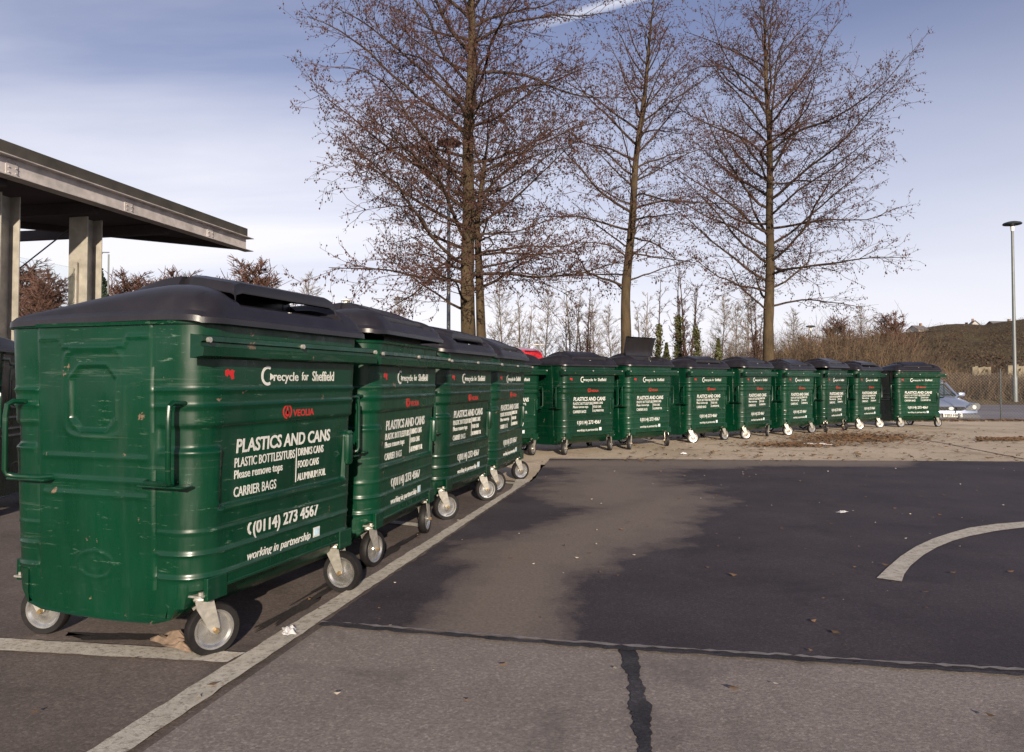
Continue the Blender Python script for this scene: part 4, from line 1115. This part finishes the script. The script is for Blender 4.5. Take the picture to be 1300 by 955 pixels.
# ------------------------------------------------------------------ canopy on the left
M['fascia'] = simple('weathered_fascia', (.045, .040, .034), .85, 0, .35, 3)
M['beam'] = simple('cream_beam', (.42, .385, .37), .55, .0, .28, 5)
M['column'] = simple('column_paint', (.32, .295, .25), .5, .2, .3, 5)
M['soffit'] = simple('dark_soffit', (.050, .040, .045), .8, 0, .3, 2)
cn = empty('canopy'); tag(cn, 'flat roofed canopy with cream steel edge beam, pointing in from the left', 'canopy')
HB = 3.40
def CP(px, py, h): x, y = G(px, py, h); return Vector((x, y))
tip = CP(316, 318.3, HB); nearp = CP(0, 219.4, HB); fd = (tip-nearp).normalized(); fn = Vector((-fd.y, fd.x))   # fn points away to the left
near = nearp-fd*6; farp = CP(14, 288.6, HB); bd = (farp-tip).normalized()
def slab(a, b, off0, off1, z0, z1, name, mat, par):
    m = MB(); P = [a+fn*off0, b+fn*off0, b+fn*off1, a+fn*off1]; m.prism([(p.x, p.y) for p in P], z0, z1, 'Z'); return m.build(name, mat, par)
# edge beam: web + flanges
slab(near, tip, .06, .075, HB+.012, HB+.228, 'edge_beam', M['beam'], cn)
slab(near, tip+fd*.12, -.02, .16, HB, HB+.012, 'edge_beam', M['beam'], cn)
slab(near, tip+fd*.12, -.03, .16, HB+.228, HB+.240, 'edge_beam', M['beam'], cn)
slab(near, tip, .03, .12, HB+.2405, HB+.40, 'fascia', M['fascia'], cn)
for k in range(6):
    a = tip-fd*(1.0+k*1.9); m = MB(); P = [a+fn*.052, a-fd*.16+fn*.052, a-fd*.16+fn*.0598, a+fn*.0598]; m.prism([(p.x, p.y) for p in P], HB+.03, HB+.21, 'Z')
    for dx_ in (.03, .13):
        for dz_ in (.06, .12, .18):
            c_ = a-fd*dx_+fn*.051; m.cyl((c_.x, c_.y, HB+dz_), (c_.x-fn.x*.012, c_.y-fn.y*.012, HB+dz_), .009, n=6)
    m.build('splice_plate', M['beam'], cn)
# soffit / roof slab (acute plan)
back = tip+bd*12
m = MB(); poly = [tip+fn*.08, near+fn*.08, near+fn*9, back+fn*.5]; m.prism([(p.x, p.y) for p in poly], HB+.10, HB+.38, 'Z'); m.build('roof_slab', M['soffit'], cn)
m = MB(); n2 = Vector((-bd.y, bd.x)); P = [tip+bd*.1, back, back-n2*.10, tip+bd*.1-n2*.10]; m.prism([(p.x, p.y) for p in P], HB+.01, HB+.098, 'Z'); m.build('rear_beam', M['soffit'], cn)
c2 = Vector((at(107.5, 400, 10.25).x, 10.25)); c1 = c2-fd*1.35
c0 = c1-fd*1.7
def hcol(c, name):
    m = MB(); 
    for s in (-1, 1): m.box((0, s*.13, 1.66), (.30, .016, 3.30), .002)
    m.box((0, 0, 1.66), (.014, .244, 3.30)); m.box((0, 0, .01+.006), (.42, .42, .02))
    o = m.build(name, M['column'], cn); o.location = (c.x, c.y, 0); o.rotation_euler = (0, 0, math.atan2(fd.y, fd.x)-PI/2+.0); return o
hcol(c2, 'column'); hcol(c1, 'column'); hcol(c0, 'column')
# cross rafters under the roof
for k in range(7):
    a = c2+fd*(1.3-k*1.45); 
    m = MB(); P = [a+fn*(-.30), a+fn*(3.2)]
    d = (P[1]-P[0]).normalized(); nn = Vector((-d.y, d.x))*.05
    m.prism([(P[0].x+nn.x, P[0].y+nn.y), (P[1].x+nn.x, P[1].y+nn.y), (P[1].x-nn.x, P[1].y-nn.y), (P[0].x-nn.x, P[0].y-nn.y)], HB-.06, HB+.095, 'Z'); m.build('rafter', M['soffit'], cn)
m = MB(); a = at(22, 343, 11.6); b = at(92, 288, 10.8); m.cyl(a, b, .012, n=6); m.build('brace_rod', M['dark'], cn)
# glass screens between the columns
def glass():
    m, nt, b = newmat('screen_glass')
    b.inputs['Base Color'].default_value = (.9, .93, .92, 1); b.inputs['Roughness'].default_value = .03; b.inputs['Transmission Weight'].default_value = 1; b.inputs['IOR'].default_value = 1.1
    return m
M['glass'] = glass()
ang = math.atan2(fd.y, fd.x)
for ca, cb, lab in ((c1, c2, 'glass screen between the two visible canopy columns'), (c0, c1, 'glass screen running out of view left of the first column')):
    mid = (ca+cb)/2; L = (cb-ca).length-.34
    g = empty('glass_screen', (mid.x, mid.y, 0), ang); tag(g, lab, 'screen', 'glass screens under the canopy')
    m = MB(); m.box((0, 0, 1.40), (L, .012, 2.38)); m.build('pane', M['glass'], g)
    m = MB()
    for x in (-L/2, L/2): m.box((x, 0, 1.35), (.035, .05, 2.65), .004)
    m.box((0, 0, .17), (L-.04, .05, .05), .004); m.build('frame', M['column'], g)
# ------------------------------------------------------------------ chain link fence on the right
M['wire'] = simple('wire', (.30, .30, .29), .5, .6, .1, 5)
fr = empty('chain_link_fence', (0, 0, 0)); tag(fr, 'chain link fence between the concrete apron and the silver car', 'fence')
T = Tubes(); x0, x1, zt = 9.0, 26.0, 1.25; yf = 19.25
s = .085; k = int((x1-x0+zt)/s)
for i in range(k):
    for sg in (-1, 1):
        xa = (x0-zt+i*s) if sg > 0 else (x0+i*s+0); xb = xa+sg*zt
        pa = np.array([xa, yf, .05]); pb = np.array([xa+sg*zt, yf, zt])
        lo = [pa, pb]
        # clip to the fence
        def cl(p, q):
            for lim in (x0, x1):
                if (p[0]-lim)*(q[0]-lim) < 0:
                    t = (lim-p[0])/(q[0]-p[0]); w = p+(q-p)*t
                    if (lim == x0) == (p[0] < lim): p = w
                    else: q = w
            return p, q
        p, q = cl(pa, pb)
        if min(p[0], q[0]) < x0-1e-3 or max(p[0], q[0]) > x1+1e-3: continue
        T.add([p, q], [.0012, .0012], 3, 0)
T.build('mesh', [M['wire']], fr, False)
for x in (9.85, 12.85, 15.85, 18.85, 21.85, 24.85):
    m = MB(); m.cyl((x, yf+.03, 0), (x, yf+.03, 1.35), .022, n=8); m.build('post', M['dark'], fr)

# ------------------------------------------------------------------ vehicles
def carpaint(name, col, metal):
    m, nt, b = newmat(name); b.inputs['Base Color'].default_value = (*col, 1); b.inputs['Metallic'].default_value = metal; b.inputs['Roughness'].default_value = .35
    b.inputs['Coat Weight'].default_value = .6; b.inputs['Coat Roughness'].default_value = .08
    n = noise(nt, 3, 6); r = ramp(nt, [(.3, .28), (.7, .5)]); nt.links.new(n.outputs[0], r.inputs[0]); nt.links.new(r.outputs[0], b.inputs['Roughness']); return m
M['silver'] = carpaint('silver_paint', (.22, .26, .36), .35)
M['redpaint'] = carpaint('red_paint', (.62, .02, .02), 0)
M['wind'] = simple('windscreen', (.06, .075, .09), .06, 0, .1, 2, .8)
M['bumper'] = simple('bumper_plastic', (.06, .06, .068), .6, 0, .15, 6)
M['plate'] = simple('number_plate', (.70, .70, .66), .5, 0, .1, 10)
M['lampglass'] = simple('lamp_glass', (.16, .17, .18), .1, .3, .2, 20)
def loft(sections, name, mat, parent, capa=True):
    """sections: list of (y, [(x,z)...]) outlines, same count, closed loops"""
    V = []; F = []; n = len(sections[0][1])
    for y, pts in sections: V += [(x, y if not callable(y) else y(x), z) for x, z in pts]
    for s in range(len(sections)-1):
        for k in range(n):
            l = (k+1) % n; F.append((s*n+k, s*n+l, (s+1)*n+l, (s+1)*n+k))
    F.append(tuple(range(n))[::-1]); F.append(tuple((len(sections)-1)*n+k for k in range(n)))
    o = pyd(name, V, F, mat, parent, True); bm = bmesh.new(); bm.from_mesh(o.data); bmesh.ops.recalc_face_normals(bm, faces=bm.faces); bm.to_mesh(o.data); bm.free()
    o.data.set_sharp_from_angle(angle=R(40)); return o
def outline(w, z0, z1, crown=.06, r=.12):
    """half-rounded outline, bottom flat"""
    pts = [(-w+.03, z0), (-w, z0+.08), (-w, z1-r*1.3), (-w+r*.35, z1-r*.35), (-w+r*1.2, z1+crown*.2), (-w*.5, z1+crown*.75), (0, z1+crown), (w*.5, z1+crown*.75), (w-r*1.2, z1+crown*.2), (w-r*.35, z1-r*.35), (w, z1-r*1.3), (w, z0+.08), (w-.03, z0)]
    return pts
def wheelset(par, w, y0, y1, r=.31):
    for sx in (-1, 1):
        for y in (y0, y1):
            m = MB(); m.lathe([(r*.62, -.09), (r*.93, -.1), (r, -.06), (r, .06), (r*.93, .1), (r*.62, .09)], (sx*(w-.09), y, r), 'X', 26); wh = m.build('wheel', M['tyre'], par, True)
            m = MB(); m.lathe([(0, sx*.085), (r*.2, sx*.085), (r*.5, sx*.06), (r*.64, sx*.085), (r*.64, -sx*.08), (0, -sx*.08)], (sx*(w-.09), y, r), 'X', 26); m.build('wheel_rim', M['rim'], wh, True)
M['plate2'] = simple('car_plate', (.50, .50, .46), .5, 0, .1, 10)
car = empty('parked_car', (at(1207, 530, 20.9).x, 20.9, -.36), R(-6)); tag(car, 'silver hatchback parked nose on behind the chain link fence, beside the last bin', 'car')
secs = [(.00, outline(.62, .30, .56, .02, .10)), (.05, outline(.74, .24, .62, .03, .10)), (.20, outline(.82, .20, .70, .05, .12)), (.55, outline(.85, .20, .80, .06, .14)), (1.05, outline(.86, .20, .90, .06, .14)), (1.30, outline(.86, .20, .93, .05, .12)), (2.6, outline(.86, .20, .93, .03, .08)), (3.6, outline(.85, .20, .95, .02, .08)), (4.0, outline(.80, .25, .90, .02, .08)), (4.1, outline(.72, .35, .80, .02, .08))]
body = loft(secs, 'body', M['silver'], car)
cab = [(1.15, outline(.66, .93, .955, .01, .02)), (1.75, outline(.62, .93, 1.32, .03, .12)), (2.15, outline(.60, .93, 1.44, .03, .12)), (3.2, outline(.58, .93, 1.42, .03, .12)), (3.85, outline(.60, .92, 1.10, .02, .06)), (4.0, outline(.62, .90, .94, .01, .02))]
loft(cab, 'cabin_glass', M['wind'], car)
rf = [(1.72, outline(.60, 1.325, 1.345, .03, .02)), (2.15, outline(.585, 1.43, 1.46, .03, .02)), (3.2, outline(.57, 1.41, 1.44, .03, .02)), (3.6, outline(.57, 1.28, 1.30, .03, .02))]
loft(rf, 'roof', M['silver'], car)
for sx in (-1, 1):
    m = MB(); m.tube([(sx*.70, 1.10, .95), (sx*.645, 1.70, 1.32)], .035, 8); m.build('pillar', M['silver'], car, True)
    m = MB(); m.box((sx*.93, 1.35, .99), (.20, .12, .13), .04); m.build('mirror', M['silver'], car, True)
    m = MB(); m.prism([(sx*.38, .60), (sx*.44, .56), (sx*.72, .57), (sx*.79, .64), (sx*.775, .74), (sx*.70, .77), (sx*.52, .70)], -.03, .32, 'Y'); hl = m.build('headlight', M['lampglass'], car, True)
    m = MB(); m.cyl((sx*.62, -.045, .65), (sx*.62, .03, .65), .055, n=14); m.build('bulb', M['rim'], hl, True)
m = MB(); m.prism([(-.40, .60), (-.30, .555), (.30, .555), (.40, .60), (.36, .66), (-.36, .66)], -.035, .1, 'Y'); gr = m.build('grille', M['black'], car)
m = MB(); m.lathe([(0, -.045), (.045, -.045), (.05, -.03)], (0, 0, .61), 'Y', 18); em = m.build('emblem', M['plate2'], gr, True); em.scale = (1.5, 1, 1)
m = MB(); m.box((0, .12, .36), (1.60, .42, .24), .10); m.build('bumper', M['bumper'], car, True)
m = MB(); m.box((0, -.12, .425), (.52, .012, .112), .003); pl = m.build('number_plate', M['plate2'], car)
X, Z, F_ = text_mesh('YJ03 HKZ', .46, .075, .02); o = pyd('characters', [(x-.23, -.129, .388+z) for x, z in zip(X, Z)], F_, M['black'], pl)
m = MB(); m.box((0, -.095, .27), (.9, .02, .07), .01); m.build('air_intake', M['black'], car)
wheelset(car, .86, .75, 3.3, .30)
# red van
van = empty('red_van', (at(676, 470, 24).x-.2, 24, 0), R(8)); van.scale = (1.1, 1.1, 1.12); tag(van, 'red van, only its roof showing over the bins left of the middle alder', 'van')
secs = [(0, outline(.70, .35, .70, .02, .1)), (.2, outline(.82, .25, .85, .03, .1)), (.8, outline(.86, .25, 1.02, .03, .1)), (1.0, outline(.86, .25, 1.08, .03, .08)), (1.55, outline(.80, .25, 1.84, .05, .14)), (2.0, outline(.80, .25, 1.94, .05, .14)), (4.2, outline(.80, .25, 1.94, .05, .14)), (4.3, outline(.78, .3, 1.86, .03, .12))]
loft(secs, 'body', M['redpaint'], van)
m = MB(); m.prism([(.98, 1.14), (1.50, 1.76), (1.515, 1.75), (.995, 1.125)], -.62, .62, 'X'); ws = m.build('windscreen', M['wind'], van)
for sx in (-1, 1):
    m = MB(); m.prism([(1.35, 1.15), (2.2, 1.15), (2.2, 1.6), (1.65, 1.6)], sx*.855, sx*.865, 'X'); m.build('side_window', M['wind'], van)
    m = MB(); m.box((sx*.62, .02, .66), (.26, .12, .16), .03); m.build('headlight', M['lampglass'], van, True)
m = MB(); m.box((.45, .9, 2.035), (.5, .10, .04), .01); m.box((-.45, 2.3, 2.03), (.3, .25, .05), .01); m.build('roof_rack', M['white'], van)
wheelset(van, .84, .8, 3.4, .31)

# ------------------------------------------------------------------ sky, sun, look
EL, AZ = 16.0, 172.0      # sun elevation; rotation clockwise from +Y
w = bpy.data.worlds.new('World'); SC.world = w; w.use_nodes = True; nt = w.node_tree
bg = nt.nodes['Background']; sky = N(nt, 'ShaderNodeTexSky', sky_type='NISHITA'); sky.sun_disc = False
sky.sun_elevation = R(EL); sky.sun_rotation = R(AZ); sky.air_density = 1.0; sky.dust_density = .8; sky.ozone_density = 3.0
tc = N(nt, 'ShaderNodeTexCoord'); nv = N(nt, 'ShaderNodeVectorMath', operation='NORMALIZE'); nt.links.new(tc.outputs['Generated'], nv.inputs[0])
sp = N(nt, 'ShaderNodeSeparateXYZ'); nt.links.new(nv.outputs[0], sp.inputs[0])
def mth(op, *a):
    n = N(nt, 'ShaderNodeMath', operation=op)
    for i, v in enumerate(a):
        if isinstance(v, (int, float)): n.inputs[i].default_value = v
        else: nt.links.new(v, n.inputs[i])
    return n.outputs[0]
# cloud layer seen at a height: direction / z
zc = mth('ADD', mth('MAXIMUM', sp.outputs[2], 0.0), .12)
cv = N(nt, 'ShaderNodeCombineXYZ'); nt.links.new(mth('DIVIDE', sp.outputs[0], zc), cv.inputs[0]); nt.links.new(mth('DIVIDE', sp.outputs[1], zc), cv.inputs[1])
mp = N(nt, 'ShaderNodeMapping'); nt.links.new(cv.outputs[0], mp.inputs[0]); mp.inputs['Rotation'].default_value = (0, 0, R(-35)); mp.inputs['Scale'].default_value = (.22, .75, 1)
cl = N(nt, 'ShaderNodeTexNoise'); cl.inputs['Scale'].default_value = 1.5; cl.inputs['Detail'].default_value = 7; cl.inputs['Roughness'].default_value = .52; cl.inputs['Distortion'].default_value = .5
nt.links.new(mp.outputs[0], cl.inputs['Vector'])
r = ramp(nt, [(.34, 0.0), (.78, .62)]); nt.links.new(cl.outputs[0], r.inputs[0])
# more veil on the left and near the horizon
left = mth('MULTIPLY_ADD', sp.outputs[0], -1.3, .50)
left = mth('MINIMUM', mth('MAXIMUM', left, .12), 1.0)
hz_ = ramp(nt, [(.0, .90), (.10, .78), (.24, .42), (.42, .10), (.6, .03)]); nt.links.new(mth('MAXIMUM', sp.outputs[2], 0.0), hz_.inputs[0])
fac = mth('MINIMUM', mth('ADD', mth('MULTIPLY', r.outputs[0], left), hz_.outputs[0]), .95)
SKYC = (6.8, 6.75, 7.2)
mx = N(nt, 'ShaderNodeMix', data_type='RGBA'); nt.links.new(fac, mx.inputs[0]); tn = N(nt, 'ShaderNodeMix', data_type='RGBA', blend_type='MULTIPLY'); tn.inputs[0].default_value = 1; nt.links.new(sky.outputs[0], tn.inputs[6]); tn.inputs[7].default_value = (.82, .64, .74, 1); nt.links.new(tn.outputs[2], mx.inputs[6]); mx.inputs[7].default_value = (*SKYC, 1)
# contrail
a0 = Vector((at(700, 27, 100)-cam.location)).normalized(); a1 = Vector((at(815, -6, 100)-cam.location)).normalized(); nn_ = a0.cross(a1).normalized()
dt = N(nt, 'ShaderNodeVectorMath', operation='DOT_PRODUCT'); nt.links.new(nv.outputs[0], dt.inputs[0]); dt.inputs[1].default_value = nn_
ln = mth('SUBTRACT', 1.0, mth('MINIMUM', mth('DIVIDE', mth('ABSOLUTE', dt.outputs['Value']), .0075), 1.0))
md = (a0+(a1-a0)*.9).normalized(); dt2 = N(nt, 'ShaderNodeVectorMath', operation='DOT_PRODUCT'); nt.links.new(nv.outputs[0], dt2.inputs[0]); dt2.inputs[1].default_value = md
ext = ramp(nt, [(.991, 0.0), (.9988, .5)]); nt.links.new(dt2.outputs['Value'], ext.inputs[0])
mx2 = N(nt, 'ShaderNodeMix', data_type='RGBA'); nt.links.new(mth('MULTIPLY', mth('POWER', ln, .6), ext.outputs[0]), mx2.inputs[0]); nt.links.new(mx.outputs[2], mx2.inputs[6]); mx2.inputs[7].default_value = (8.2, 8.2, 8.6, 1)
nt.links.new(mx2.outputs[2], bg.inputs['Color']); bg.inputs['Strength'].default_value = .10
sd = bpy.data.lights.new('sun', 'SUN'); sd.energy = 5.0; sd.angle = R(.5); sd.color = (1, .87, .70)
so = bpy.data.objects.new('sun', sd); C.objects.link(so)
az = R(90-AZ); sv = Vector((math.cos(R(EL))*math.cos(az), math.cos(R(EL))*math.sin(az), math.sin(R(EL))))
so.rotation_euler = sv.to_track_quat('Z', 'Y').to_euler(); so.location = (0, -10, 12)
SC.view_settings.view_transform = 'Standard'; SC.view_settings.look = 'None'; SC.view_settings.exposure = .58; SC.view_settings.gamma = 1
SC.view_settings.use_curve_mapping = False
